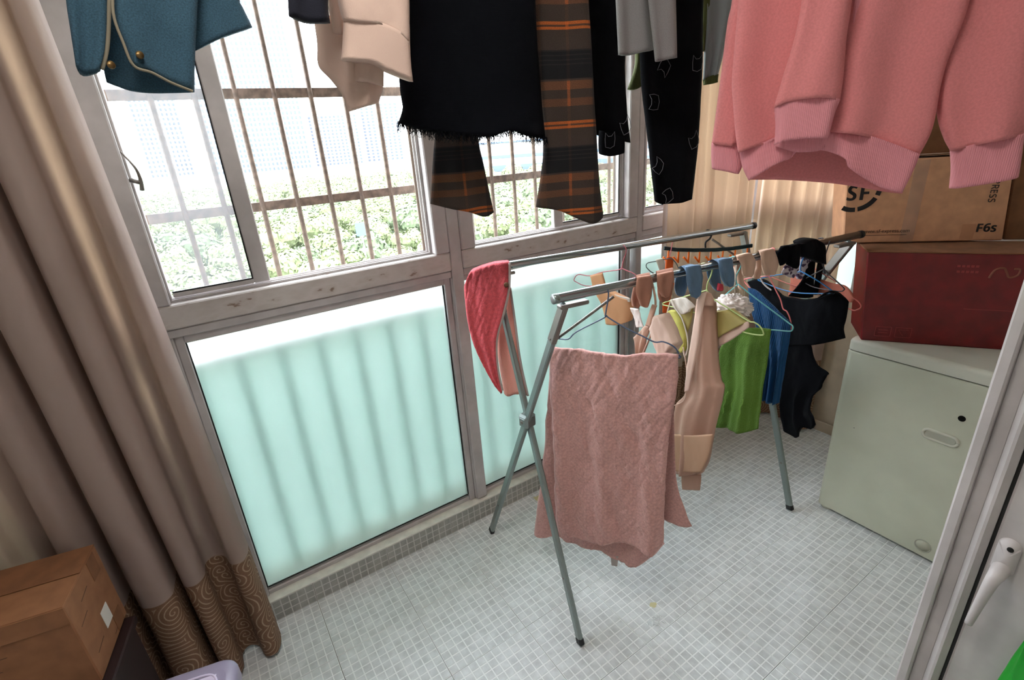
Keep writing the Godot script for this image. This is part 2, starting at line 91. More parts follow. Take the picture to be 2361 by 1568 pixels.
	"lace_cloth": [Vector3(1.953, 1.24, 0.814), -98, [-0.111, -0.445, -0.06, -0.421, -0.007, -0.409], [-0.007, -0.409, 0.034, -0.478, 0.088, -0.496, 0.084, -0.51, 0.075, -0.54, 0.068, -0.576, 0.044, -0.62, 0.045, -0.682, 0.064, -0.701, 0.077, -0.734], [-0.058, -0.837, -0.022, -0.841, 0.006, -0.837, 0.018, -0.782, 0.053, -0.773, 0.077, -0.734], [-0.111, -0.445, -0.11, -0.583, -0.096, -0.722, -0.058, -0.837]],
	"salmon_cloth": [Vector3(2.002, 1.24, 0.822), -98, [-0.04, -0.161, -0.002, -0.168, 0.055, -0.169, 0.097, -0.205], [0.097, -0.205, 0.092, -0.214, 0.088, -0.223], [-0.042, -0.223, 0.013, -0.2, 0.073, -0.218, 0.088, -0.223], [-0.04, -0.161, -0.041, -0.191, -0.042, -0.223]],
	"salmon_drape": [Vector3(2.012, 1.24, 0.823), -98, [-0.175, -0.18, -0.129, -0.164], [-0.129, -0.164, -0.118, -0.188, -0.144, -0.22], [-0.174, -0.264, -0.163, -0.257, -0.144, -0.22], [-0.175, -0.18, -0.172, -0.219, -0.174, -0.264]],
	"orange_cloth": [Vector3(1.829, 1.24, 0.399), -30, [-0.178, -0.082, -0.157, -0.087], [-0.157, -0.087, -0.15, -0.1, -0.149, -0.144], [-0.184, -0.145, -0.167, -0.147, -0.149, -0.144], [-0.178, -0.082, -0.183, -0.1, -0.184, -0.145]],
	"orange_lower": [Vector3(1.839, 1.24, 0.381), -30, [-0.184, -0.204, -0.132, -0.208], [-0.132, -0.208, -0.137, -0.237, -0.158, -0.344], [-0.179, -0.34, -0.158, -0.344], [-0.184, -0.204, -0.181, -0.266, -0.179, -0.34]],
	"white_cloth": [Vector3(1.824, 1.24, 0.407), -30, [-0.23, -0.09, -0.198, -0.086], [-0.198, -0.086, -0.189, -0.113, -0.194, -0.142], [-0.211, -0.138, -0.194, -0.142], [-0.23, -0.09, -0.221, -0.111, -0.211, -0.138]],
}
const WIRE := {  # bent wires, edges and marks, in metres
	"shorts_bind1": [Vector3(0.005, 1.958, 0.534), Vector3(-0.012, 1.902, 0.535), Vector3(-0.03, 1.85, 0.537), Vector3(-0.047, 1.817, 0.539)],
	"shorts_bind2": [Vector3(0.011, 1.95, 0.568), Vector3(-0.006, 1.895, 0.57), Vector3(-0.005, 1.852, 0.57), Vector3(0, 1.819, 0.569), Vector3(0.023, 1.809, 0.567), Vector3(0.047, 1.794, 0.564), Vector3(0.077, 1.78, 0.561)],
	"shorts_btn": [Vector3(0.013, 1.835, 0.568), Vector3(-0.031, 1.819, 0.573)],
	"hanger_slate": [Vector3(0.954, 1.235, 0.634), Vector3(0.964, 1.249, 0.657), Vector3(0.973, 1.249, 0.676), Vector3(0.979, 1.229, 0.689), Vector3(0.975, 1.167, 0.682), Vector3(0.975, 1.154, 0.68)],
	"hanger_slate_body": [Vector3(0.896, 1.016, 0.504), Vector3(0.901, 1.05, 0.516), Vector3(0.908, 1.059, 0.531), Vector3(0.924, 1.063, 0.566), Vector3(0.936, 1.093, 0.594), Vector3(0.973, 1.151, 0.677), Vector3(0.976, 1.159, 0.683), Vector3(0.979, 1.153, 0.69), Vector3(0.999, 1.13, 0.735), Vector3(1.021, 1.111, 0.783), Vector3(1.036, 1.098, 0.818), Vector3(1.046, 1.103, 0.841), Vector3(1.059, 1.092, 0.869), Vector3(1.064, 1.071, 0.88), Vector3(1.06, 1.058, 0.872), Vector3(0.989, 1.021, 0.712), Vector3(0.901, 1.008, 0.514)],
	"cap_piping": [Vector3(0.912, 1.264, 0.27), Vector3(0.886, 1.185, 0.296), Vector3(0.849, 1.111, 0.312), Vector3(0.803, 1.028, 0.326), Vector3(0.777, 0.937, 0.359), Vector3(0.768, 0.864, 0.394)],
	"cap_piping2": [Vector3(0.93, 1.163, 0.233), Vector3(0.919, 1.047, 0.267), Vector3(0.904, 0.906, 0.309), Vector3(0.9, 0.78, 0.352)],
	"cap_button": [Vector3(0.874, 1.2, 0.298)],
	"hanger_rose": [Vector3(1.413, 1.239, 0.281), Vector3(1.415, 1.25, 0.296), Vector3(1.419, 1.243, 0.318), Vector3(1.42, 1.223, 0.323), Vector3(1.418, 1.184, 0.31), Vector3(1.417, 1.162, 0.306)],
	"hanger_rose_body": [Vector3(1.417, 1.162, 0.306), Vector3(1.415, 1.149, 0.295), Vector3(1.4, 1.126, 0.21), Vector3(1.389, 1.101, 0.145), Vector3(1.378, 1.098, 0.084), Vector3(1.374, 1.076, 0.06), Vector3(1.375, 1.063, 0.069), Vector3(1.39, 1.057, 0.155), Vector3(1.428, 1.127, 0.366), Vector3(1.417, 1.154, 0.307), Vector3(1.417, 1.162, 0.306)],
	"nude_cord": [Vector3(1.137, 0.982, 0.682), Vector3(1.131, 1.086, 0.725), Vector3(1.133, 1.101, 0.711), Vector3(1.131, 1.139, 0.727), Vector3(1.13, 1.179, 0.733), Vector3(1.133, 1.235, 0.713), Vector3(1.134, 1.249, 0.703), Vector3(1.136, 1.243, 0.687)],
	"hanger_lime": [Vector3(1.393, 1.233, 0.683), Vector3(1.391, 1.242, 0.698), Vector3(1.388, 1.243, 0.722), Vector3(1.386, 1.234, 0.737), Vector3(1.386, 1.21, 0.735), Vector3(1.387, 1.181, 0.724), Vector3(1.388, 1.158, 0.722)],
	"hanger_lime_body": [Vector3(1.388, 1.158, 0.722), Vector3(1.389, 1.153, 0.716), Vector3(1.401, 1.111, 0.628), Vector3(1.415, 1.062, 0.526), Vector3(1.416, 1.053, 0.522), Vector3(1.414, 1.053, 0.534), Vector3(1.396, 1.065, 0.666), Vector3(1.368, 1.058, 0.859), Vector3(1.357, 1.068, 0.942), Vector3(1.356, 1.081, 0.949), Vector3(1.358, 1.095, 0.935), Vector3(1.361, 1.101, 0.914), Vector3(1.364, 1.099, 0.894), Vector3(1.374, 1.118, 0.818), Vector3(1.383, 1.134, 0.755), Vector3(1.387, 1.154, 0.725), Vector3(1.388, 1.158, 0.722)],
	"bodysuit_seam": [Vector3(1.332, 0.957, 0.687), Vector3(1.329, 0.884, 0.709), Vector3(1.328, 0.802, 0.716), Vector3(1.33, 0.753, 0.704), Vector3(1.336, 0.71, 0.656)],
	"yellow_edge": [Vector3(1.376, 1.097, 0.59), Vector3(1.373, 1.068, 0.614), Vector3(1.368, 1.041, 0.647), Vector3(1.364, 0.992, 0.674), Vector3(1.363, 0.947, 0.683), Vector3(1.364, 0.911, 0.676)],
	"yellow_edge2": [Vector3(1.388, 1.092, 0.579), Vector3(1.39, 1.041, 0.563), Vector3(1.39, 1.021, 0.562), Vector3(1.387, 0.992, 0.584), Vector3(1.38, 0.948, 0.632), Vector3(1.376, 0.895, 0.664)],
	"puff": [Vector3(1.499, 1.082, 0.751), Vector3(1.499, 1.124, 0.755), Vector3(1.5, 1.162, 0.748)],
	"hanger_teal": [Vector3(1.522, 1.236, 0.701), Vector3(1.519, 1.246, 0.723), Vector3(1.516, 1.247, 0.743), Vector3(1.514, 1.237, 0.756), Vector3(1.514, 1.212, 0.753), Vector3(1.516, 1.18, 0.74), Vector3(1.515, 1.154, 0.747)],
	"hanger_teal_body": [Vector3(1.515, 1.156, 0.751), Vector3(1.507, 1.134, 0.803), Vector3(1.496, 1.104, 0.881), Vector3(1.487, 1.079, 0.946), Vector3(1.484, 1.071, 0.967), Vector3(1.485, 1.056, 0.966), Vector3(1.487, 1.049, 0.951), Vector3(1.495, 1.035, 0.891), Vector3(1.513, 1.001, 0.767), Vector3(1.529, 0.977, 0.652), Vector3(1.538, 0.984, 0.588), Vector3(1.534, 1.026, 0.616), Vector3(1.525, 1.085, 0.681), Vector3(1.515, 1.156, 0.751)],
	"hanger_pink": [Vector3(1.661, 1.254, 0.765), Vector3(1.659, 1.258, 0.775), Vector3(1.658, 1.249, 0.781), Vector3(1.659, 1.207, 0.775), Vector3(1.66, 1.173, 0.767), Vector3(1.66, 1.159, 0.772)],
	"hanger_pink_body": [Vector3(1.66, 1.159, 0.772), Vector3(1.655, 1.115, 0.806), Vector3(1.652, 1.087, 0.828), Vector3(1.65, 1.058, 0.842), Vector3(1.648, 1.052, 0.857), Vector3(1.646, 1.031, 0.872), Vector3(1.645, 1.008, 0.879), Vector3(1.645, 0.995, 0.873), Vector3(1.658, 1.05, 0.785), Vector3(1.673, 1.115, 0.677), Vector3(1.673, 1.129, 0.679), Vector3(1.666, 1.145, 0.723), Vector3(1.66, 1.159, 0.772)],
	"hanger_blue": [Vector3(1.813, 1.252, 0.771), Vector3(1.812, 1.26, 0.779), Vector3(1.809, 1.259, 0.797), Vector3(1.807, 1.244, 0.811), Vector3(1.808, 1.219, 0.809), Vector3(1.809, 1.186, 0.8), Vector3(1.809, 1.161, 0.799), Vector3(1.808, 1.152, 0.804)],
	"hanger_blue_body": [Vector3(1.808, 1.152, 0.804), Vector3(1.802, 1.138, 0.851), Vector3(1.793, 1.112, 0.917), Vector3(1.791, 1.102, 0.927), Vector3(1.793, 1.097, 0.917), Vector3(1.812, 1.069, 0.778), Vector3(1.831, 1.081, 0.643), Vector3(1.832, 1.089, 0.638), Vector3(1.826, 1.109, 0.681), Vector3(1.817, 1.131, 0.743), Vector3(1.808, 1.152, 0.804)],
	"bandeau_strap": [Vector3(1.787, 1.075, 0.888), Vector3(1.784, 1.096, 0.906), Vector3(1.781, 1.109, 0.926), Vector3(1.78, 1.106, 0.934), Vector3(1.783, 1.09, 0.913), Vector3(1.786, 1.073, 0.891)],
	"bandeau_strap2": [Vector3(1.818, 1.097, 0.649), Vector3(1.816, 1.081, 0.662), Vector3(1.813, 1.068, 0.684), Vector3(1.811, 1.061, 0.702)],
	"hanger_dark": [Vector3(1.923, 1.241, 0.81), Vector3(1.923, 1.25, 0.81), Vector3(1.925, 1.254, 0.799), Vector3(1.926, 1.25, 0.788)],
	"hanger_dark_body": [Vector3(1.921, 1.247, 0.831), Vector3(1.922, 1.189, 0.822), Vector3(1.921, 1.144, 0.827), Vector3(1.916, 1.117, 0.866), Vector3(1.91, 1.094, 0.904), Vector3(1.909, 1.084, 0.911), Vector3(1.912, 1.074, 0.891), Vector3(1.924, 1.068, 0.803), Vector3(1.931, 1.081, 0.754), Vector3(1.931, 1.092, 0.759), Vector3(1.921, 1.144, 0.827)],
	"hanger_salmon_body": [Vector3(2.038, 1.044, 0.564), Vector3(2.027, 1.032, 0.643), Vector3(2.01, 1.023, 0.766), Vector3(1.99, 0.992, 0.905), Vector3(1.986, 0.995, 0.932), Vector3(1.985, 1.01, 0.944), Vector3(1.986, 1.025, 0.935), Vector3(1.989, 1.038, 0.913), Vector3(1.994, 1.068, 0.876), Vector3(2.007, 1.102, 0.784), Vector3(2.012, 1.114, 0.751)],
	"clip_hook": [Vector3(1.828, 1.244, 0.375), Vector3(1.835, 1.252, 0.379), Vector3(1.845, 1.249, 0.385), Vector3(1.853, 1.236, 0.39), Vector3(1.849, 1.216, 0.387), Vector3(1.834, 1.201, 0.378), Vector3(1.834, 1.178, 0.379)],
	"clip_bar": [Vector3(1.679, 1.19, 0.289), Vector3(1.726, 1.179, 0.316), Vector3(1.792, 1.171, 0.354), Vector3(1.874, 1.165, 0.401), Vector3(1.939, 1.165, 0.439), Vector3(2.011, 1.171, 0.481)],
	"clip_pts": [Vector3(1.696, 1.177, 0.299), Vector3(1.734, 1.174, 0.321), Vector3(1.773, 1.17, 0.343), Vector3(1.814, 1.167, 0.367), Vector3(1.857, 1.164, 0.392), Vector3(1.902, 1.163, 0.418), Vector3(1.949, 1.162, 0.445), Vector3(1.995, 1.162, 0.471)],
	"pink_string": [Vector3(1.695, 1.232, 0.321), Vector3(1.689, 1.184, 0.318), Vector3(1.685, 1.158, 0.315)],
	"hanger_steel_body": [Vector3(1.627, 1.143, 0.293), Vector3(1.604, 1.141, 0.28), Vector3(1.592, 1.136, 0.274), Vector3(1.591, 1.124, 0.273), Vector3(1.597, 1.114, 0.276), Vector3(1.619, 1.093, 0.289), Vector3(1.691, 1.055, 0.33), Vector3(1.716, 1.09, 0.345), Vector3(1.689, 1.146, 0.33), Vector3(1.66, 1.149, 0.313), Vector3(1.627, 1.143, 0.293)],
	"clip_black": [Vector3(1.72, 1.119, 0.313), Vector3(1.731, 1.119, 0.319), Vector3(1.74, 1.111, 0.324)],
	"cats_pyjama": [Vector3(1.431, 1.835, 0.584), Vector3(1.436, 1.618, 0.586), Vector3(1.339, 1.55, 0.53), Vector3(1.32, 1.739, 0.52), Vector3(1.37, 1.457, 0.548), Vector3(1.343, 1.834, 0.533)],
	"cats_top": [Vector3(1.158, 1.637, 0.486), Vector3(1.203, 1.675, 0.507)],
}

# ---------------------------------------------------------------- scene tree helpers
func numbered(called: String) -> String:
	used[called] = used.get(called, -1) + 1
	return called if used[called] == 0 else "%s_%03d" % [called, used[called]]

func meta(o, label, category := "", group := ""):
	o.set_meta("label", label)
	if category: o.set_meta("category", category)
	if group: o.set_meta("group", group)
	return o

func thing(called: String, label: String, category: String, at := Vector3.ZERO, yaw := 0.0, group := "") -> Node3D:
	var o := Node3D.new()
	o.name = numbered(called)
	add_child(o)
	o.position = at
	o.rotation.y = deg_to_rad(yaw)
	return meta(o, label, category, group)

func structure(called: String, at := Vector3.ZERO) -> Node3D:
	var o := Node3D.new()
	o.name = numbered(called)
	add_child(o)
	o.position = at
	o.set_meta("kind", "structure")
	return o

func part(called: String, mesh: Mesh, material: Material, parent: Node, at := Vector3.ZERO, yaw := 0.0, label := "") -> MeshInstance3D:
	var o := MeshInstance3D.new()
	o.name = called
	o.mesh = mesh
	o.material_override = material
	parent.add_child(o, true)
	o.position = at
	o.rotation.y = deg_to_rad(yaw)
	if label: o.set_meta("label", label)
	return o

func world_part(called: String, mesh: Mesh, material: Material, parent: Node3D, label := "") -> MeshInstance3D:
	# a part whose mesh is written in room coordinates
	var o := part(called, mesh, material, parent, Vector3.ZERO, 0.0, label)
	o.transform = parent.transform.affine_inverse()
	return o

# ---------------------------------------------------------------- materials
func pic(w: int, h: int, f: Callable) -> ImageTexture:
	var im := Image.create(w, h, false, Image.FORMAT_RGB8)
	for y in h:
		for x in w:
			im.set_pixel(x, y, f.call(x, y))
	return ImageTexture.create_from_image(im)

func grain(freq: float, octaves := 4, lo := 0.8, hi := 1.0, size := 256, kind := FastNoiseLite.TYPE_SIMPLEX_SMOOTH, seed_ := 1) -> NoiseTexture2D:
	var n := FastNoiseLite.new()
	n.noise_type = kind
	n.seed = seed_
	n.frequency = freq
	n.fractal_octaves = octaves
	var t := NoiseTexture2D.new()
	t.width = size
	t.height = size
	t.seamless = true
	t.noise = n
	var r := Gradient.new()
	r.set_color(0, Color(lo, lo, lo))
	r.set_color(1, Color(hi, hi, hi))
	t.color_ramp = r
	return t

func mat(called: String, color: Color, rough := 0.8, o := {}) -> StandardMaterial3D:
	var m := StandardMaterial3D.new()
	m.resource_name = called
	m.albedo_color = color
	m.roughness = rough
	m.metallic = o.get("metal", 0.0)
	m.metallic_specular = o.get("spec", 0.5)
	if o.has("tex"): m.albedo_texture = o.tex
	if o.has("height"):
		m.heightmap_enabled = true
		m.heightmap_texture = o.height
		m.heightmap_scale = o.get("relief", 0.05)
	if o.has("uv"): m.uv1_scale = Vector3.ONE * o.uv
	if o.has("uvs"): m.uv1_scale = o.uvs
	if o.get("tri", false):
		m.uv1_triplanar = true
	if o.has("back"):
		m.backlight_enabled = true
		m.backlight = o.back
	if o.has("rim"):
		m.rim_enabled = true
		m.rim = o.rim
		m.rim_tint = 0.6
	M[called] = m
	return m

# ---------------------------------------------------------------- mesh helpers
func st_new(smooth := true) -> SurfaceTool:
	var st := SurfaceTool.new()
	st.begin(Mesh.PRIMITIVE_TRIANGLES)
	st.set_smooth_group(0 if smooth else -1)
	return st

func done(st: SurfaceTool) -> ArrayMesh:
	st.generate_normals()
	return st.commit()

func tri(st: SurfaceTool, a: Vector3, b: Vector3, c: Vector3, out: Vector3):
	# drawn with its front towards out
	if (b - a).cross(c - a).dot(out) > 0:
		var t := b
		b = c
		c = t
	for p in [a, b, c]:
		st.set_uv(Vector2(p.x + p.z, p.y))
		st.add_vertex(p)

func quad(st: SurfaceTool, a: Vector3, b: Vector3, c: Vector3, d: Vector3, out: Vector3):
	tri(st, a, b, c, out)
	tri(st, a, c, d, out)

func add_box(st: SurfaceTool, at: Vector3, size: Vector3, bevel := 0.002, turn := Basis()):
	var h := size * 0.5
	var c: float = minf(bevel, minf(h.x, minf(h.y, h.z)) * 0.9)
	var k := func(sx, sy, sz, ax): # corner point belonging to the face across axis ax
		var p := Vector3(sx * (h.x - c), sy * (h.y - c), sz * (h.z - c))
		p[ax] = [sx, sy, sz][ax] * h[ax]
		return at + turn * p
	for ax in 3:
		for s in [-1, 1]:
			var q := []
			for e in [[-1, -1], [-1, 1], [1, 1], [1, -1]]:
				var g := [0, 0, 0]
				g[ax] = s
				g[(ax + 1) % 3] = e[0]
				g[(ax + 2) % 3] = e[1]
				q.append(k.call(g[0], g[1], g[2], ax))
			var n := Vector3.ZERO
			n[ax] = s
			quad(st, q[0], q[1], q[2], q[3], turn * n)
	if c <= 0.0: return
	for ax in 3: # edges that run along axis ax
		var b1 := (ax + 1) % 3
		var b2 := (ax + 2) % 3
		for s1 in [-1, 1]:
			for s2 in [-1, 1]:
				var g0 := [0, 0, 0]
				g0[b1] = s1
				g0[b2] = s2
				var g1 := g0.duplicate()
				g0[ax] = -1
				g1[ax] = 1
				var n := Vector3.ZERO
				n[b1] = s1
				n[b2] = s2
				quad(st, k.call(g0[0], g0[1], g0[2], b1), k.call(g1[0], g1[1], g1[2], b1), k.call(g1[0], g1[1], g1[2], b2), k.call(g0[0], g0[1], g0[2], b2), turn * n)
	for sx in [-1, 1]:
		for sy in [-1, 1]:
			for sz in [-1, 1]:
				tri(st, k.call(sx, sy, sz, 0), k.call(sx, sy, sz, 1), k.call(sx, sy, sz, 2), turn * Vector3(sx, sy, sz))

func box(size: Vector3, bevel := 0.002) -> ArrayMesh:
	var key := [size, bevel]
	if not memo.has(key):
		var st := st_new(false)
		add_box(st, Vector3.ZERO, size, bevel)
		memo[key] = done(st)
	return memo[key]

func span(x0: float, x1: float, y0: float, y1: float, z0: float, z1: float, called: String, m: Material, parent: Node, bevel := 0.002, label := "") -> MeshInstance3D:
	return part(called, box(Vector3(x1 - x0, y1 - y0, absf(z1 - z0)), bevel), m, parent, Vector3((x0 + x1) / 2, (y0 + y1) / 2, (z0 + z1) / 2), 0.0, label)

func smooth_path(p: Array, steps := 6) -> PackedVector3Array:
	var r := PackedVector3Array()
	for i in p.size() - 1:
		var a: Vector3 = p[maxi(i - 1, 0)]
		var b: Vector3 = p[i]
		var c: Vector3 = p[i + 1]
		var d: Vector3 = p[mini(i + 2, p.size() - 1)]
		for k in steps:
			r.append(b.cubic_interpolate(c, a, d, float(k) / steps))
	r.append(p[-1])
	return r

func add_tube(st: SurfaceTool, path, radius, sides := 8, caps := true):
	var p := PackedVector3Array()
	for q in path:
		if p.is_empty() or p[-1].distance_to(q) > 1e-5: p.append(q)
	var n := p.size()
	if n < 2: return
	var t0 := (p[1] - p[0]).normalized()
	var side := t0.cross(Vector3.UP)
	if side.length() < 0.1: side = t0.cross(Vector3.RIGHT)
	side = side.normalized()
	var rings := []
	for i in n:
		var t := (p[mini(i + 1, n - 1)] - p[maxi(i - 1, 0)]).normalized()
		side = (side - t * side.dot(t)).normalized()
		var other := t.cross(side)
		var r: float = radius if not radius is Array else lerpf(radius[0], radius[1], float(i) / (n - 1))
		var ring := []
		for k in sides:
			var a := TAU * k / sides
			ring.append(p[i] + (side * cos(a) + other * sin(a)) * r)
		rings.append(ring)
	for i in n - 1:
		for k in sides:
			var k2 := (k + 1) % sides
			var mid: Vector3 = (rings[i][k] + rings[i][k2]) / 2 - p[i]
			quad(st, rings[i][k], rings[i][k2], rings[i + 1][k2], rings[i + 1][k], mid)
	if caps:
		for k in range(1, sides - 1):
			tri(st, rings[0][0], rings[0][k], rings[0][k + 1], p[0] - p[1])
			tri(st, rings[-1][0], rings[-1][k], rings[-1][k + 1], p[-1] - p[-2])

func tube(path, radius, sides := 8, smooth := true) -> ArrayMesh:
	var st := st_new(smooth)
	add_tube(st, path, radius, sides)
	return done(st)

func bar_between(a: Vector3, b: Vector3, w: float, h: float, bevel := 0.003) -> ArrayMesh:
	var st := st_new(false)
	var y := (b - a).normalized()
	var x := y.cross(Vector3(0.14, 0, -0.99)).normalized()
	add_box(st, (a + b) / 2, Vector3(w, a.distance_to(b), h), bevel, Basis(x, y, x.cross(y)))
	return done(st)

func edge_points(e: Array, n: int) -> PackedVector2Array:
	var p := []
	for i in range(0, e.size(), 2): p.append(Vector2(e[i], e[i + 1]))
	var dense := PackedVector2Array()
	for i in p.size() - 1:
		for k in 12:
			dense.append(p[i].cubic_interpolate(p[i + 1], p[maxi(i - 1, 0)], p[mini(i + 2, p.size() - 1)], k / 12.0) if p.size() > 2 else p[i].lerp(p[i + 1], k / 12.0))
	dense.append(p[-1])
	var length := PackedFloat32Array([0.0])
	for i in range(1, dense.size()): length.append(length[-1] + dense[i].distance_to(dense[i - 1]))
	var r := PackedVector2Array()
	var j := 0
	for i in n + 1:
		var want: float = length[-1] * i / n
		while j < dense.size() - 2 and length[j + 1] < want: j += 1
		var gap: float = maxf(length[j + 1] - length[j], 1e-9)
		r.append(dense[j].lerp(dense[j + 1], clampf((want - length[j]) / gap, 0, 1)))
	return r

func cloth_depth(p: Vector2, u: float, v: float, sd: float, o: Dictionary) -> float:
	var crease: float = o.get("crease", 0.0025)
	var fine: float = o.get("fine", 9.0)
	var d: float = o.get("bow", 0.0) * sin(PI * u) - o.get("slope", 0.0) * p.y
	for f in o.get("folds", []):
		d += f[0] * sin(TAU * (f[1] * u + f[3] * v) + f[2]) * pow(v, f[4])
	d += crease * noise.get_noise_3d(p.x * fine * 10, p.y * fine * 4, sd)
	d += crease * 0.5 * noise.get_noise_3d(p.x * fine * 28 + p.y * fine * 16, p.y * fine * 10, sd + 40)
	if o.has("wrinkle"):
		var q: Array = o.wrinkle   # depth, count across, count down, slant
		var a := absf(noise.get_noise_3d((p.x + q[3] * p.y) * q[1], p.y * q[2], sd + 7))
		var b := absf(noise.get_noise_3d((p.x - q[3] * 1.6 * p.y) * q[1] * 1.9, p.y * q[2] * 1.5, sd + 70))
		d -= q[0] * (1.0 - minf(1.0, a * 5.0)) + q[0] * 0.5 * (1.0 - minf(1.0, b * 5.0))
	return d

func cloth(key: String, o := {}) -> ArrayMesh:
	# A piece of cloth between four edges: two faces round a soft body, with folds that run down it and small creases.
	var c: Array = CUT[key]
	var cell: float = o.get("cell", 0.009)
	var w := 0.0
	var t4 := edge_points(c[2], 8)
	var b4 := edge_points(c[4], 8)
	var l4 := edge_points(c[5], 8)
	var h := 0.0
	for i in 8:
		w += maxf(t4[i].distance_to(t4[i + 1]), b4[i].distance_to(b4[i + 1]))
		h += l4[i].distance_to(l4[i + 1])
	var nu := clampi(int(w / cell), 8, 90)
	var nv := clampi(int(h / cell), 8, 110)
	var top := edge_points(c[2], nu)
	var right := edge_points(c[3], nv)
	var bottom := edge_points(c[4], nu)
	var left := edge_points(c[5], nv)
	var thick: float = o.get("thick", 0.0015)
	var puff: float = o.get("puff", 0.006)
	var st := SurfaceTool.new()
	st.begin(Mesh.PRIMITIVE_TRIANGLES)
	st.set_smooth_group(0)
	var sd := float(key.hash() % 97)
	for face in 2:
		for j in nv + 1:
			var v := float(j) / nv
			for i in nu + 1:
				var u := float(i) / nu
				var p := top[i] * (1 - v) + bottom[i] * v + left[j] * (1 - u) + right[j] * u
				p -= top[0] * (1 - u) * (1 - v) + top[nu] * u * (1 - v) + bottom[0] * (1 - u) * v + bottom[nu] * u * v
				if o.has("toe") and v > 0.45:   # a foot narrows to a rounded toe
					var k := (v - 0.45) / 0.55
					p = ((left[j] + right[j]) / 2).lerp(p, 1.0 - o.toe * (1.0 - sqrt(1.0 - k * k * 0.96)))
				var d := cloth_depth(p, u, v, sd, o)
				var rim := 1.0 - pow(absf(2 * u - 1), 6)
				var half: float = thick * (0.35 + 0.65 * minf(1.0, rim * 4)) + puff * sqrt(maxf(rim, 0.0)) * o.get("taper", 1.0)
				st.set_uv(Vector2(p.x, -p.y))
				st.add_vertex(Vector3(p.x, p.y, d + (half if face == 0 else -half)))
	var row := nu + 1
	var other := row * (nv + 1)
	for j in nv:
		for i in nu:
			var a := j * row + i
			for q in [a, a + 1, a + row, a + 1, a + row + 1, a + row]: st.add_index(q)
			for q in [a, a + row, a + 1, a + 1, a + row, a + row + 1]: st.add_index(q + other)
	var rim_loop := []
	for i in nu: rim_loop.append([i, i + 1])
	for j in nv: rim_loop.append([j * row + nu, (j + 1) * row + nu])
	for i in nu: rim_loop.append([nv * row + nu - i, nv * row + nu - i - 1])
	for j in nv: rim_loop.append([(nv - j) * row, (nv - j - 1) * row])
	for e in rim_loop:
		for q in [e[0], e[0] + other, e[1], e[1], e[0] + other, e[1] + other]: st.add_index(q)
	st.generate_normals()
	return st.commit()

func garment(called: String, label: String, category: String, key: String, group := "") -> Node3D:
	return thing(called, label, category, CUT[key][0], CUT[key][1], group)

func sewn(called: String, key: String, m: Material, parent: Node3D, o := {}, label := "") -> MeshInstance3D:
	var p := part(called, cloth(key, o), m, parent, Vector3.ZERO, 0.0, label)
	p.transform = parent.transform.affine_inverse() * Transform3D(Basis(Vector3.UP, deg_to_rad(CUT[key][1])), CUT[key][0])
	return p

func wire(called: String, label: String, hook: String, body: String, m: Material, r := 0.0022) -> Node3D:
	var at: Vector3 = WIRE[body][0]
	var t := thing(called, label, "hanger", at)
	if hook: world_part("hook", tube(smooth_path(WIRE[hook]), r, 7), m, t)
	world_part("frame", tube(smooth_path(WIRE[body], 4), r, 7), m, t)
	return t

func lathe(profile: Array, sides := 24) -> ArrayMesh:
	var st := st_new()
	for i in profile.size() - 1:
		for k in sides:
			var a := TAU * k / sides
			var b := TAU * (k + 1) / sides
			var p := []
			for q in [[i, a], [i, b], [i + 1, b], [i + 1, a]]:
				p.append(Vector3(cos(q[1]) * profile[q[0]][0], profile[q[0]][1], sin(q[1]) * profile[q[0]][0]))
			var m := Vector3(cos((a + b) / 2), 0, sin((a + b) / 2))
			var dy: float = profile[i + 1][1] - profile[i][1]
			var dr: float = profile[i + 1][0] - profile[i][0]
			quad(st, p[0], p[1], p[2], p[3], m * dy - Vector3(0, dr, 0))
	return done(st)

func text(words: String, size: float, bold := false, serif := false) -> TextMesh:
	var f := SystemFont.new()
	f.font_names = PackedStringArray(["Droid Serif" if serif else "Droid Sans"])
	f.font_weight = 700 if bold else 400
	var t := TextMesh.new()
	t.text = words
	t.font = f
	t.font_size = 64
	t.pixel_size = size / 64.0
	t.depth = 0.0012
	return t

# ---------------------------------------------------------------- the picture
func _ready():
	rng.seed = 7
	noise.seed = 3
	noise.frequency = 0.1
	noise.fractal_octaves = 3
	setup_view()
	setup_materials()
	build_room()
	build_lamp()
	build_windows()
	build_outside()
	build_curtains()
	build_rack()
	build_rack_laundry()
	build_overhead()
	build_washer()
	build_corner()

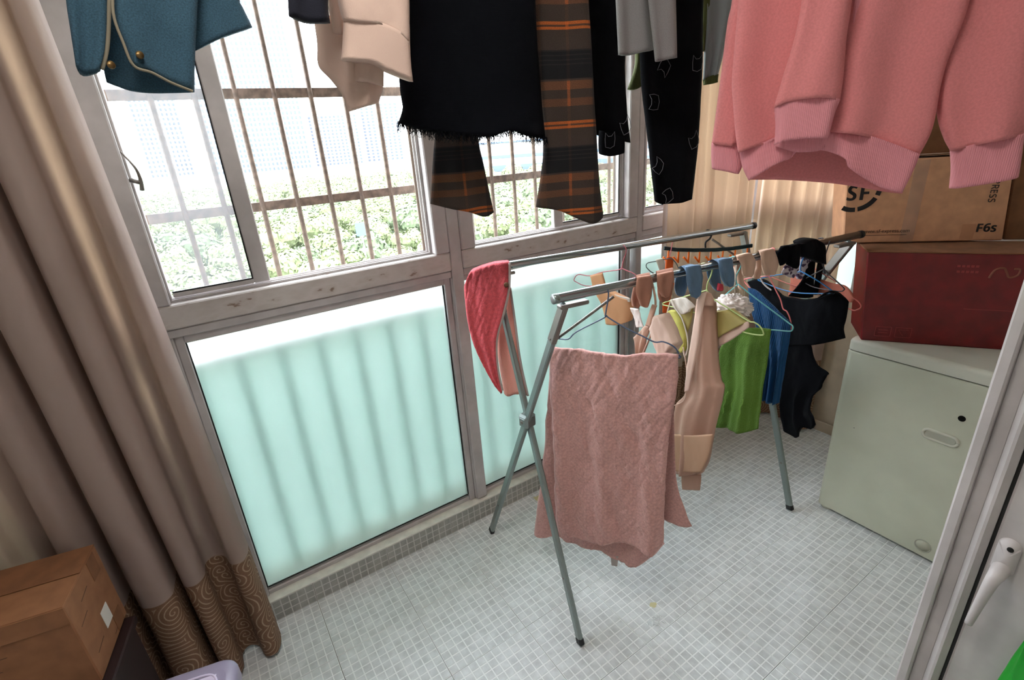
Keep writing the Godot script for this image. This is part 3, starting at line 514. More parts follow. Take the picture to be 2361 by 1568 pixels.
func setup_view():
	var cam := Camera3D.new()
	cam.name = "camera"
	var yaw := 0.555715
	var pitch := 0.380424
	var roll := -0.072030
	var fwd := Vector3(sin(yaw) * cos(pitch), -sin(pitch), -cos(yaw) * cos(pitch))
	var side := Vector3(cos(yaw), 0, sin(yaw))
	var up := side.cross(fwd)
	cam.transform = Transform3D(Basis(side * cos(roll) + up * sin(roll), up * cos(roll) - side * sin(roll), -fwd), Vector3(0, 1.66, 1.717))
	cam.fov = 68.496
	cam.near = 0.02
	cam.far = 2000
	add_child(cam)
	cam.current = true
	var sky_mat := ProceduralSkyMaterial.new()   # an even overcast
	sky_mat.sky_top_color = Color(0.93, 0.96, 1.0)
	sky_mat.sky_horizon_color = Color(0.97, 0.985, 1.0)
	sky_mat.ground_horizon_color = Color(0.75, 0.77, 0.74)
	sky_mat.ground_bottom_color = Color(0.55, 0.57, 0.53)
	var sky := Sky.new()
	sky.sky_material = sky_mat
	var env := Environment.new()
	env.background_mode = Environment.BG_SKY
	env.sky = sky
	env.background_energy_multiplier = 17.0
	env.tonemap_mode = Environment.TONE_MAPPER_LINEAR
	env.tonemap_exposure = 1.0
	env.volumetric_fog_enabled = true
	env.volumetric_fog_density = 0.0
	env.sdfgi_enabled = true
	env.ssao_enabled = true
	env.ssil_enabled = true
	var we := WorldEnvironment.new()
	we.name = "environment"
	we.environment = env
	add_child(we)
	# soft light of the round ceiling lamp (its fitting is built in build_lamp)
	var area := AreaLight3D.new()
	area.name = "ceiling_lamp_glow"
	area.area_size = Vector2(0.42, 0.42)
	area.light_color = Color(1.0, 0.975, 0.95)
	area.light_energy = 1.25
	area.shadow_enabled = true
	area.area_range = 12.0
	area.position = Vector3(0.10, 2.56, 1.15)
	area.rotation.x = -PI / 2
	add_child(area)

func build_lamp():
	var t := thing("ceiling_lamp", "round flat white ceiling lamp over the clothes rails", "lamp", Vector3(0.10, 2.62, 1.15))
	part("base", lathe([[0.0, 0.0], [0.25, 0.0], [0.25, -0.02], [0.235, -0.03], [0.0, -0.03]], 32), M.rail_white, t)
	part("diffuser", lathe([[0.0, -0.05], [0.12, -0.049], [0.20, -0.042], [0.232, -0.03]], 32), M.lamp_glow, t)

func setup_materials():
	var fuzz := grain(0.09, 4, 0.0, 1.0, 256)
	var mottle := grain(0.012, 4, 0.86, 1.0, 256, FastNoiseLite.TYPE_SIMPLEX_SMOOTH, 5)
	var weave := pic(64, 64, func(x, y):
		var g := 0.5 + 0.25 * sin(TAU * x / 8.0) * (1.0 if (y / 4) % 2 == 0 else -1.0) + 0.25 * sin(TAU * y / 8.0)
		return Color(g, g, g))
	var ribs := pic(64, 8, func(x, _y):
		var g: float = 0.5 + 0.5 * cos(TAU * x / 16.0)
		return Color(g, g, g))
	var knit := {"height": fuzz, "relief": 0.03, "uv": 14.0, "rim": 0.5}
	# setting
	mat("tile_line", Color(0.95, 0.965, 0.965), 0.42)
	mat("tile_square", Color(0.905, 0.925, 0.93), 0.30, {"tex": grain(0.02, 4, 0.84, 1.0, 256, FastNoiseLite.TYPE_SIMPLEX_SMOOTH, 11), "tri": true, "uv": 3.0})
	mat("riser_line", Color(0.82, 0.82, 0.80), 0.5)
	mat("riser_square", Color(0.69, 0.69, 0.665), 0.5, {"tex": mottle, "tri": true, "uv": 4.0})
	mat("joint", Color(0.33, 0.32, 0.30), 0.9)
	mat("sill", Color(0.95, 0.94, 0.90), 0.3, {"tex": grain(0.03, 4, 0.88, 1.0, 256, FastNoiseLite.TYPE_SIMPLEX_SMOOTH, 8), "tri": true, "uv": 2.0})
	mat("frame", Color(0.79, 0.765, 0.76), 0.45, {"tex": grain(0.01, 5, 0.88, 1.0, 256, FastNoiseLite.TYPE_SIMPLEX_SMOOTH, 21), "tri": true, "uv": 3.0})
	mat("frame_worn", Color(0.81, 0.78, 0.765), 0.6, {"tex": scuffed(), "tri": true, "uvs": Vector3(1.1, 2.4, 1.1)})
	mat("frame_brown", Color(0.56, 0.49, 0.44), 0.6)
	mat("rubber", Color(0.05, 0.05, 0.05), 0.7)
	var clear := mat("clear_glass", Color(0.9, 0.97, 0.96, 0.06), 0.02)
	clear.transparency = BaseMaterial3D.TRANSPARENCY_ALPHA
	var dusty := mat("dusty_glass", Color(0.93, 0.96, 1.0, 0.22), 0.1)
	dusty.transparency = BaseMaterial3D.TRANSPARENCY_ALPHA
	var frost := mat("frosted_glass", Color(0.95, 0.985, 0.975, 0.0), 0.46)
	frost.refraction_enabled = true
	frost.refraction_scale = 0.045
	mat("wall", Color(0.90, 0.88, 0.85), 0.9)
	var glow := mat("lamp_glow", Color(0.95, 0.94, 0.92), 0.5)
	glow.emission_enabled = true
	glow.emission = Color(1.0, 0.97, 0.93)
	glow.emission_energy_multiplier = 1.5
	mat("wall_cream", Color(0.80, 0.73, 0.64), 0.85, {"tex": mottle, "tri": true, "uv": 1.5})
	mat("ceiling", Color(0.9, 0.88, 0.86), 0.95)
	mat("rust_bar", Color(0.55, 0.47, 0.42), 0.6, {"tex": grain(0.03, 5, 0.7, 1.1, 256, FastNoiseLite.TYPE_SIMPLEX_SMOOTH, 41), "tri": true, "uv": 4.0})
	mat("teal_sheet", Color(0.895, 0.965, 0.945), 0.6, {"back": Color(0.66, 0.67, 0.67)})
	mat("teal_rib", Color(0.66, 0.80, 0.76), 0.6)
	mat("rail_white", Color(0.88, 0.88, 0.87), 0.5)
	# outside
	mat("leaf_a", Color(0.42, 0.455, 0.31), 0.9)
	mat("leaf_b", Color(0.455, 0.49, 0.345), 0.9)
	mat("leaf_c", Color(0.385, 0.435, 0.32), 0.9)
	mat("trunk", Color(0.35, 0.3, 0.25), 0.9)
	mat("ground", Color(0.42, 0.48, 0.36), 1.0)
	mat("facade", Color(0.62, 0.64, 0.67), 0.9)
	mat("facade_pale", Color(0.66, 0.66, 0.66), 0.9)
	mat("pane_far", Color(0.20, 0.24, 0.31), 0.4)
	mat("roof_blue", Color(0.28, 0.34, 0.42), 0.8)
	# curtain
	mat("curtain", Color(0.60, 0.53, 0.50), 0.75, {"height": grain(0.03, 3, 0.0, 1.0, 256, FastNoiseLite.TYPE_CELLULAR, 4), "relief": 0.06, "uv": 5.0, "back": Color(0.58, 0.48, 0.385)})
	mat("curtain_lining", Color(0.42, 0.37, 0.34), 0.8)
	mat("curtain_hem", Color.WHITE, 0.7, {"tex": swirls(), "uv": 3.2, "back": Color(0.32, 0.25, 0.18)})
	# metal, plastic, card
	mat("steel", Color(0.62, 0.65, 0.66), 0.22, {"metal": 0.9})
	mat("painted_steel", Color(0.54, 0.58, 0.57), 0.35, {"metal": 0.6})
	mat("dull_metal", Color(0.52, 0.50, 0.48), 0.4, {"metal": 0.7})
	mat("cap_black", Color(0.08, 0.08, 0.1), 0.5)
	mat("washer", Color(0.82, 0.83, 0.75), 0.32, {"tex": grain(0.01, 4, 0.93, 1.0, 256, FastNoiseLite.TYPE_SIMPLEX_SMOOTH, 12), "tri": true, "uv": 1.2})
	mat("washer_top", Color(0.82, 0.82, 0.76), 0.4)
	mat("slot", Color(0.70, 0.70, 0.64), 0.5)
	mat("hole", Color(0.02, 0.02, 0.02), 0.9)
	mat("card", Color(0.84, 0.63, 0.475), 0.85, {"tex": grain(0.02, 4, 0.88, 1.0, 256, FastNoiseLite.TYPE_SIMPLEX_SMOOTH, 14), "tri": true, "uv": 3.0})
	mat("card_brown", Color(0.58, 0.395, 0.26), 0.85, {"tex": grain(0.02, 4, 0.88, 1.0, 256, FastNoiseLite.TYPE_SIMPLEX_SMOOTH, 24), "tri": true, "uv": 3.0})
	mat("card_dark", Color(0.52, 0.345, 0.22), 0.85, {"tex": grain(0.02, 4, 0.86, 1.0, 256, FastNoiseLite.TYPE_SIMPLEX_SMOOTH, 15), "tri": true, "uv": 3.0})
	mat("card_red", Color(0.50, 0.06, 0.07), 0.45, {"tex": grain(0.015, 4, 0.8, 1.0, 256, FastNoiseLite.TYPE_SIMPLEX_SMOOTH, 16), "tri": true, "uv": 3.0})
	mat("ink", Color(0.10, 0.09, 0.09), 0.7)
	mat("ink_pale", Color(0.33, 0.22, 0.15), 0.7)
	mat("gold_ink", Color(0.52, 0.28, 0.20), 0.6)
	mat("red_ink", Color(0.60, 0.20, 0.20), 0.6)
	var tape := mat("tape", Color(0.86, 0.76, 0.66, 0.05), 0.25)
	tape.transparency = BaseMaterial3D.TRANSPARENCY_ALPHA
	mat("card_patch", Color(0.74, 0.53, 0.38), 0.6)
	mat("stain", Color(0.80, 0.78, 0.60), 0.6)
	mat("sticker", Color(0.84, 0.83, 0.80), 0.5)
	mat("maroon_wood", Color(0.15, 0.05, 0.045), 0.65, {"tex": mottle, "tri": true, "uv": 2.0})
	mat("lilac", Color(0.60, 0.57, 0.66), 0.3)
	mat("lilac_pale", Color(0.86, 0.82, 0.92), 0.25)
	mat("green_plastic", Color(0.0, 0.55, 0.10), 0.4)
	mat("scrap", Color(0.92, 0.94, 0.94), 0.15)
	# clothes
	mat("pink_fleece", Color(0.90, 0.55, 0.555), 0.95, {"tex": grain(0.05, 3, 0.93, 1.0, 256, FastNoiseLite.TYPE_SIMPLEX_SMOOTH, 17), "height": fuzz, "relief": 0.03, "uv": 12.0, "rim": 0.5})
	mat("pink_rib", Color(0.89, 0.58, 0.61), 0.95, {"height": ribs, "relief": 0.05, "uvs": Vector3(75, 20, 1), "rim": 0.4})
	mat("grey_lining", Color(0.50, 0.52, 0.53), 0.8, knit)
	mat("olive", Color(0.28, 0.30, 0.13), 0.9, {"height": ribs, "relief": 0.05, "uvs": Vector3(60, 20, 1)})
	mat("black_cloth", Color(0.035, 0.04, 0.055), 0.95, {"spec": 0.25, "height": fuzz, "relief": 0.03, "uv": 14.0})
	mat("grey_jersey", Color(0.56, 0.55, 0.55), 0.95, {"tex": grain(0.12, 3, 0.85, 1.0, 256, FastNoiseLite.TYPE_SIMPLEX_SMOOTH, 18), "uv": 12.0})
	mat("white_print", Color(0.42, 0.42, 0.44), 0.8)
	mat("plaid", Color.WHITE, 0.95, {"tex": plaid(), "uv": 4.4})
	mat("navy_denim", Color(0.03, 0.042, 0.068), 0.95, {"spec": 0.25, "tex": grain(0.1, 4, 0.7, 1.1, 256, FastNoiseLite.TYPE_SIMPLEX_SMOOTH, 19), "height": weave, "relief": 0.02, "uv": 30.0})
	mat("blue_denim", Color(0.20, 0.33, 0.40), 0.95, {"tex": grain(0.06, 4, 0.72, 1.1, 256, FastNoiseLite.TYPE_SIMPLEX_SMOOTH, 20), "height": weave, "relief": 0.02, "uv": 18.0})
	mat("binding", Color(0.50, 0.47, 0.40), 0.9)
	mat("brass", Color(0.45, 0.36, 0.22), 0.4, {"metal": 0.8})
	mat("beige_fleece", Color(0.84, 0.73, 0.67), 0.95, {"height": fuzz, "relief": 0.03, "uv": 14.0, "rim": 0.5, "back": Color(0.25, 0.2, 0.17)})
	mat("navy_jersey", Color(0.05, 0.06, 0.12), 0.95, knit)
	mat("pink_towel", Color(0.84, 0.64, 0.61), 1.0, {"tex": grain(0.03, 4, 0.84, 1.0, 256, FastNoiseLite.TYPE_SIMPLEX_SMOOTH, 22), "height": fuzz, "relief": 0.06, "uv": 12.0, "rim": 0.9})
	mat("pink_towel_edge", Color(0.83, 0.68, 0.66), 1.0, {"rim": 0.8})
	mat("coral_terry", Color(0.86, 0.36, 0.39), 1.0, {"tex": grain(0.03, 4, 0.84, 1.0, 256, FastNoiseLite.TYPE_SIMPLEX_SMOOTH, 23), "height": fuzz, "relief": 0.12, "uv": 10.0, "rim": 0.8, "back": Color(0.25, 0.08, 0.08)})
	mat("coral_lining", Color(0.90, 0.66, 0.60), 1.0, {"height": fuzz, "relief": 0.1, "uv": 10.0, "back": Color(0.5, 0.3, 0.26)})
	mat("grey_piping", Color(0.66, 0.62, 0.60), 0.9)
	mat("wood_button", Color(0.42, 0.30, 0.20), 0.6)
	mat("tan_sock", Color(0.66, 0.47, 0.39), 0.95, {"back": Color(0.25, 0.14, 0.1), "height": fuzz, "relief": 0.05, "uv": 20.0})
	mat("blue_sock", Color(0.35, 0.46, 0.56), 0.95, {"height": fuzz, "relief": 0.08, "uv": 20.0, "rim": 0.6})
	mat("heel_red", Color(0.72, 0.22, 0.28), 0.95)
	mat("cream_sock", Color(0.82, 0.69, 0.60), 0.95, {"back": Color(0.3, 0.2, 0.15), "height": fuzz, "relief": 0.04, "uv": 20.0})
	mat("salmon", Color(0.78, 0.46, 0.38), 0.9, {"back": Color(0.3, 0.15, 0.12)})
	mat("frill", Color(0.76, 0.72, 0.74), 0.9, {"tex": spots(), "uv": 14.0})
	mat("nude", Color(0.70, 0.56, 0.48), 0.55, {"back": Color(0.25, 0.18, 0.14)})
	mat("nude_pale", Color(0.85, 0.74, 0.67), 0.7, {"back": Color(0.35, 0.27, 0.22)})
	mat("peach", Color(0.83, 0.62, 0.44), 0.7, {"back": Color(0.3, 0.2, 0.12)})
	mat("nude_cream", Color(0.74, 0.60, 0.485), 0.7, {"back": Color(0.2, 0.16, 0.1)})
	mat("yellow_cloth", Color(0.76, 0.74, 0.38), 0.8, {"back": Color(0.35, 0.33, 0.12)})
	mat("olive_satin", Color(0.64, 0.59, 0.34), 0.5)
	mat("off_white", Color(0.82, 0.79, 0.74), 0.85, {"back": Color(0.3, 0.3, 0.28)})
	mat("white_net", Color(0.90, 0.86, 0.83), 0.8, {"back": Color(0.4, 0.38, 0.36)})
	mat("green_terry", Color(0.34, 0.48, 0.15), 1.0, {"height": fuzz, "relief": 0.15, "uv": 9.0, "rim": 0.6, "back": Color(0.1, 0.18, 0.03)})
	mat("green_line", Color(0.50, 0.66, 0.28), 0.9)
	mat("blue_terry", Color(0.03, 0.25, 0.42), 1.0, {"height": ribs, "relief": 0.2, "uvs": Vector3(45, 12, 1), "rim": 0.6})
	mat("orange_cloth", Color(0.85, 0.38, 0.14), 0.9, {"back": Color(0.4, 0.15, 0.05)})
	for w in [["slate_wire", Color(0.28, 0.34, 0.44)], ["rose_wire", Color(0.74, 0.40, 0.44)], ["lime_wire", Color(0.70, 0.78, 0.50)], ["teal_wire", Color(0.38, 0.66, 0.66)], ["pink_wire", Color(0.90, 0.50, 0.50)], ["blue_wire", Color(0.08, 0.40, 0.62)], ["dark_wire", Color(0.20, 0.17, 0.17)], ["salmon_wire", Color(0.72, 0.36, 0.32)], ["grey_wire", Color(0.40, 0.42, 0.42)]]:
		mat(w[0], w[1], 0.35)
	mat("dark_teal_plastic", Color(0.05, 0.16, 0.18), 0.4)
	mat("orange_plastic", Color(0.95, 0.46, 0.06), 0.4, {"back": Color(0.4, 0.18, 0.02)})

func scuffed() -> NoiseTexture2D:
	# white paint worn through to grey brown in small patches
	var t := grain(0.014, 5, 0.0, 1.0, 512, FastNoiseLite.TYPE_SIMPLEX_SMOOTH, 31)
	var r := Gradient.new()
	r.offsets = PackedFloat32Array([0.0, 0.55, 0.80, 0.86, 1.0])
	r.colors = PackedColorArray([Color(0.93, 0.92, 0.91), Color(1, 1, 1), Color(0.95, 0.94, 0.93), Color(0.72, 0.65, 0.60), Color(0.60, 0.50, 0.44)])
	t.color_ramp = r
	return t

func swirls() -> ImageTexture:
	# pale scrolls woven into a brown ground
	var r := RandomNumberGenerator.new()
	r.seed = 5
	var n := 320
	var mids := []
	for i in 11: mids.append([r.randf() * n, r.randf() * n, r.randf() * TAU, 1.0 if r.randf() < 0.5 else -1.0])
	var g := FastNoiseLite.new()
	g.frequency = 0.2
	return pic(n, n, func(x, y):
		var best := 1e9
		var dx := 0.0
		var dy := 0.0
		var which := 0
		for k in mids.size():
			var ax := wrapf(x - mids[k][0], -n / 2.0, n / 2.0)
			var ay := wrapf(y - mids[k][1], -n / 2.0, n / 2.0)
			var d := ax * ax + ay * ay
			if d < best:
				best = d
				dx = ax
				dy = ay
				which = k
		var turn: float = fposmod(sqrt(best) / 15.0 + mids[which][3] * (atan2(dy, dx) + mids[which][2]) / TAU, 1.0)
		var line: float = smoothstep(0.16, 0.08, absf(turn - 0.5))
		var c := Color(0.50, 0.37, 0.27).lerp(Color(0.70, 0.60, 0.50), line)
		return c * (0.95 + 0.1 * g.get_noise_2d(x, y)))

func plaid() -> ImageTexture:
	var n := 256
	var g := FastNoiseLite.new()
	g.frequency = 0.35
	return pic(n, n, func(x, y):
		var v := float(y) / n
		var u := float(x) / n
		var c := Color(0.185, 0.15, 0.13)
		if v < 0.075: c = Color(0.52, 0.27, 0.11) if v < 0.028 or v > 0.047 else Color(0.26, 0.17, 0.12)
		elif v > 0.27 and v < 0.56: c = Color(0.045, 0.045, 0.06).lerp(Color(0.13, 0.11, 0.11), 0.7 if fmod(v * 22.0, 1.0) < 0.3 and v < 0.42 else 0.0)
		elif v > 0.58 and v < 0.67: c = Color(0.31, 0.20, 0.13)
		elif v > 0.76 and v < 0.84: c = Color(0.29, 0.19, 0.13)
		var d := c
		if u < 0.035: d = c.lerp(Color(0.62, 0.30, 0.12), 0.45 if v < 0.075 or (v > 0.58 and v < 0.84) else 0.08)
		elif u > 0.3 and u < 0.55: d = c.lerp(Color(0.06, 0.06, 0.07), 0.35)
		elif u > 0.62 and u < 0.70: d = c.lerp(Color(0.30, 0.20, 0.14), 0.3)
		var w: float = 0.85 + 0.3 * g.get_noise_2d(x, y)
		w *= 1.45
		return Color(d.r * w, d.g * w, d.b * w))

func spots() -> ImageTexture:
	var r := RandomNumberGenerator.new()
	r.seed = 9
	var mids := []
	for i in 14: mids.append(Vector2(r.randf(), r.randf()) * 64)
	return pic(64, 64, func(x, y):
		for q in mids:
			if q.distance_to(Vector2(x, y)) < 5.5: return Color(0.42, 0.34, 0.46)
		return Color(1, 1, 1))

# ---------------------------------------------------------------- the room
func mosaic(cols: int, rows: int, pitch: float, thick: float) -> ArrayMesh:
	# small squares that stand a hair above the lines between them; centred, facing up
	var st := st_new(false)
	var h := pitch * 0.5 - 0.0021
	for i in cols:
		for j in rows:
			var c := Vector3((i + 0.5 - cols * 0.5) * pitch, 0, (j + 0.5 - rows * 0.5) * pitch)
			var t := h - 0.0006
			var up := Vector3(0, thick, 0)
			quad(st, c + Vector3(-t, 0, -t) + up, c + Vector3(t, 0, -t) + up, c + Vector3(t, 0, t) + up, c + Vector3(-t, 0, t) + up, Vector3.UP)
			for k in 4:
				var b := Basis(Vector3.UP, k * PI / 2)
				quad(st, c + b * Vector3(-h, 0, h), c + b * Vector3(h, 0, h), c + b * Vector3(t, thick, t), c + b * Vector3(-t, thick, t), b * Vector3(0, 0.3, 1))
	return done(st)

func build_room():
	var T := 0.303
	var f := structure("floor")
	part("screed", box(Vector3(4.7, 0.1, 3.3), 0.0), M.joint, f, Vector3(0.45, -0.0575, 1.45))
	var slab := box(Vector3(T - 0.0016, 0.008, T - 0.0016), 0.0008)
	var squares := mosaic(10, 10, 0.0301, 0.0006)
	for i in range(-6, 9):
		for j in range(0, 10):
			var at := Vector3(0.063 + (i + 0.5) * T, -0.0046 + 0.0004 * sin(i * 3.1 + j * 1.7), -0.016 + (j + 0.5) * T)
			var t := part("tile", slab, M.tile_line, f, at)
			var s := part("mosaic_squares", squares, M.tile_square, t, Vector3(0, 0.004, 0))
			s.set_meta("kind", "stuff")
	# tiled step under the windows
	var step := structure("trim_1")
	span(-1.75, 2.74, 0.0, 0.095, -0.20, -0.0086, "core", M.joint, step, 0.0)
	span(-1.75, 2.74, 0.0955, 0.102, -0.20, 0.003, "sill_plate", M.sill, step, 0.0015)
	var rs := box(Vector3(T - 0.0016, 0.0945, 0.008), 0.0008)
	var rsq := mosaic(10, 3, 0.0301, 0.0006)
	for i in range(-6, 9):
		var t := part("tile", rs, M.riser_line, step, Vector3(0.063 + (i + 0.5) * T, 0.0473, -0.0046))
		var s := part("mosaic_squares", rsq, M.riser_square, t, Vector3(0, 0.0, 0.004))
		s.rotation.x = PI / 2
		s.set_meta("kind", "stuff")
	var c := structure("ceiling")
	part("slab", box(Vector3(4.7, 0.12, 3.4), 0.0), M.ceiling, c, Vector3(0.45, 2.68, 1.4))
	var wl := structure("wall_left")
	part("slab", box(Vector3(0.12, 2.62, 3.2), 0.0), M.wall, wl, Vector3(-1.815, 1.31, 1.5))
	var wb := structure("wall_back")
	part("slab", box(Vector3(4.7, 2.62, 0.12), 0.0), M.wall, wb, Vector3(0.45, 1.31, 3.06))
	# end wall beyond the washing machine: cream below, windows above it near the corner
	var wr := structure("wall_right")
	span(2.74, 2.86, 0.0, 0.80, -0.1, 3.1, "lower_wall", M.wall_cream, wr, 0.002)
	span(2.74, 2.86, 0.80, 2.62, 0.70, 3.1, "upper_wall", M.wall, wr, 0.002)
	span(2.74, 2.86, 2.40, 2.62, -0.1, 0.70, "lintel", M.wall, wr, 0.002)
	var b := structure("baseboard_right")
	span(2.728, 2.74, 0.0, 0.06, 0.01, 3.0, "board", M.wall_cream, b, 0.003)

func build_windows():
	var F: Material = M.frame
	# lower row: fixed frosted panes; upper row: sliding sashes
	var bays := [ # lower glass x0 x1, upper opening x0 x1, outer frame x0 x1
		[-1.00, -0.16, -1.00, -0.20, -1.06, -0.150],
		[-0.083, 0.790, -0.090, 0.765, -0.150, 0.823],
		[0.882, 1.750, 0.938, 1.772, 0.875, 1.832],
		[1.815, 2.690, 1.880, 2.66, 1.870, 2.735]]
	for i in 4:
		var b: Array = bays[i]
		var w := structure("window_%d" % (i + 1))
		# lower pane in its bead
		var x0: float = b[0]
		var x1: float = b[1]
		part("frosted_pane", glass(Vector3(x1 - x0 + 0.012, 1.022, 0.006)), M.frosted_glass, w, Vector3((x0 + x1) / 2, 0.641, -0.055), 0.0, "frosted glass pane with a pale green tint")
		for s in [[x0 - 0.004, x0], [x1, x1 + 0.004]]:
			span(s[0], s[1], 0.132, 1.150, -0.050, -0.044, "gasket", M.rubber, w, 0.0005)
		span(x0, x1, 0.130, 0.134, -0.050, -0.044, "gasket", M.rubber, w, 0.0005)
		for s in [[x0 - 0.030, x0 - 0.004], [x1 + 0.004, x1 + 0.030]]:
			span(s[0], s[1], 0.102, 1.176, -0.075, -0.032, "bead", F, w, 0.003)
		span(x0 - 0.004, x1 + 0.004, 0.102, 0.119, -0.075, -0.040, "bead", F, w, 0.002)
		span(x0 - 0.004, x1 + 0.004, 0.119, 0.129, -0.075, -0.051, "glazing_strip", M.rail_white, w, 0.003)
		span(x0 - 0.004, x1 + 0.004, 1.150, 1.176, -0.075, -0.030, "bead", F, w, 0.003)
		span(b[4], b[5], 1.176, 1.203, -0.10, -0.018, "transom", F, w, 0.003)
		# upper frame
		var u0: float = b[2]
		var u1: float = b[3]
		span(b[4], b[5], 1.205, 1.276, -0.11, -0.010, "bottom_rail", M.frame_worn, w, 0.004)
		span(b[4], b[5], 2.33, 2.40, -0.11, -0.010, "top_rail", F, w, 0.004)
		span(b[4], u0, 1.277, 2.33, -0.11, -0.010, "jamb", F, w, 0.004)
		span(u1, b[5], 1.277, 2.33, -0.11, -0.010, "jamb", F, w, 0.004)
		for z in [-0.050, -0.078, -0.106]:
			span(u0, u1, 1.276, 1.284, z - 0.003, z + 0.003, "track", F, w, 0.001)
			span(u1 - 0.010, u1, 1.284, 2.33, z - 0.003, z + 0.003, "track", M.frame_brown if z < -0.09 else F, w, 0.001)
			span(u0, u0 + 0.006, 1.284, 2.33, z - 0.003, z + 0.003, "track", F, w, 0.001)
	# posts between the bays
	var posts := structure("trim_2")
	for p in [[-0.129, -0.117, 0], [0.824, 0.8735, 0], [1.833, 1.869, 0]]:
		if p[0] > 0:
			span(p[0], p[1], 0.108, 2.40, -0.10, -0.012, "post", F, posts, 0.003)
	for p in [[0.820, 0.852], [1.780, 1.785], [-0.130, -0.113]]:
		span(p[0], p[1], 0.108, 1.176, -0.09, -0.022, "post", F, posts, 0.003)
	span(-1.75, -1.06, 0.108, 2.40, -0.11, -0.01, "panel", F, posts, 0.003)
	span(-1.75, 2.74, 2.40, 2.62, -0.12, 0.0, "head_panel", F, posts, 0.003)
	# sashes that slide in the tracks
	var sashes := [[1, -0.085, 0.192, "dusty_glass"], [2, 1.36, 1.765, "clear_glass"], [3, 1.885, 2.30, "clear_glass"], [0, -0.98, -0.45, "clear_glass"], [0, -0.50, -0.21, "clear_glass"]]
	for k in sashes.size():
		var s: Array = sashes[k]
		var w: Node = get_node("window_%d" % (s[0] + 1))
		var z := -0.064 if k != 4 else -0.092
		var a: float = s[1]
		var b: float = s[2]
		var left := a + (0.006 if s[0] == 1 else 0.048)
		var right := b - (0.048 if s[0] == 1 else 0.014)
		if s[0] != 1: span(a, left, 1.288, 2.325, z - 0.012, z + 0.012, "sash_stile", F, w, 0.003)
		span(right, b, 1.288, 2.325, z - 0.012, z + 0.012, "sash_stile", F, w, 0.003)
		span(left, right, 1.288, 1.304, z - 0.012, z + 0.012, "sash_rail", F, w, 0.003)
		span(left, right, 2.30, 2.325, z - 0.012, z + 0.012, "sash_rail", F, w, 0.003)
		span(right - 0.004, right, 1.304, 2.30, z + 0.008, z + 0.011, "gasket", M.rubber, w, 0.0005)
		span(left, right, 1.303, 1.307, z + 0.008, z + 0.011, "gasket", M.rubber, w, 0.0005)
		part("glass_pane", glass(Vector3(right - left, 1.0, 0.005)), M[s[3]], w, Vector3((left + right) / 2, 1.802, z))
	# crescent catch on the first jamb
	var st := st_new()
	add_tube(st, smooth_path([Vector3(-0.088, 1.700, -0.02), Vector3(-0.068, 1.660, -0.012), Vector3(-0.064, 1.630, -0.014), Vector3(-0.068, 1.600, -0.02)], 5), [0.002, 0.006], 8)
	add_tube(st, [Vector3(-0.088, 1.628, -0.03), Vector3(-0.066, 1.620, -0.016)], 0.006, 8)
	part("window_catch", done(st), M.dull_metal, get_node("window_2"))
	# end wall window
	var e := structure("window_5")
	for z in [[0.0, 0.05], [0.585, 0.625], [0.66, 0.70]]:
		span(2.745, 2.83, 0.80, 2.40, z[0], z[1], "post", F, e, 0.003)
	for y in [[0.80, 0.835], [1.15, 1.285], [2.34, 2.40]]:
		for z in [[0.05, 0.585], [0.625, 0.66]]:
			span(2.745, 2.83, y[0], y[1], z[0], z[1], "rail", F, e, 0.003)
	for z in [[0.05, 0.585], [0.625, 0.66]]:
		var m: float = (z[0] + z[1]) / 2
		var len: float = z[1] - z[0]
		part("frosted_pane", glass(Vector3(0.006, 0.315, len)), M.frosted_glass, e, Vector3(2.79, 0.9925, m))
		part("glass_pane", glass(Vector3(0.005, 1.055, len)), M.clear_glass, e, Vector3(2.79, 1.8125, m))
	# security grille outside the sliding windows
	var g := thing("window_grille", "brown metal security grille of thin upright bars outside the sliding windows", "grille", Vector3(0, 1.15, -0.22))
	for y in [1.506, 1.853, 2.20, 1.20]:
		part("flat_bar", box(Vector3(4.0, 0.030, 0.006), 0.001), M.rust_bar, g, Vector3(0.9, y - 1.15, 0.0))
	var rod := tube([Vector3(0, 0, 0), Vector3(0, 1.25, 0)], 0.0085, 10)
	for k in range(-9, 25):
		part("upright_bar", rod, M.rust_bar, g, Vector3(0.015 + 0.1143 * k, 0, 0))
	for x in [1.52, -1.0]:
		part("post", box(Vector3(0.045, 1.25, 0.03), 0.002), M.rust_bar, g, Vector3(x, 0.625, 0.0))
	# balustrade behind the frosted panes
	var r := thing("balustrade", "pale green ribbed balcony balustrade blurred behind the frosted lower panes", "balustrade", Vector3(0, 0, -0.16))
	part("handrail", box(Vector3(4.6, 0.03, 0.15), 0.006), M.rail_white, r, Vector3(0.6, 1.045, -0.05))
	for k in range(-13, 20):
		part("sheet", box(Vector3(0.127, 0.99, 0.002), 0.0005), M.teal_sheet, r, Vector3(0.043 + 0.137 * (k + 0.5), 0.53, -0.02))
		part("upright", box(Vector3(0.026, 0.99, 0.016), 0.003), M.teal_rib, r, Vector3(0.043 + 0.137 * k, 0.53, -0.008))
	part("foot_rail", box(Vector3(4.6, 0.03, 0.05), 0.003), M.rail_white, r, Vector3(0.6, 0.02, -0.02))
	# the same on the end wall
	var r2 := thing("balustrade", "short pale green balustrade outside the end window beside the stacked boxes", "balustrade", Vector3(2.95, 0, 0.5))
	part("handrail", box(Vector3(0.12, 0.03, 1.3), 0.006), M.rail_white, r2, Vector3(0.05, 1.045, 0))
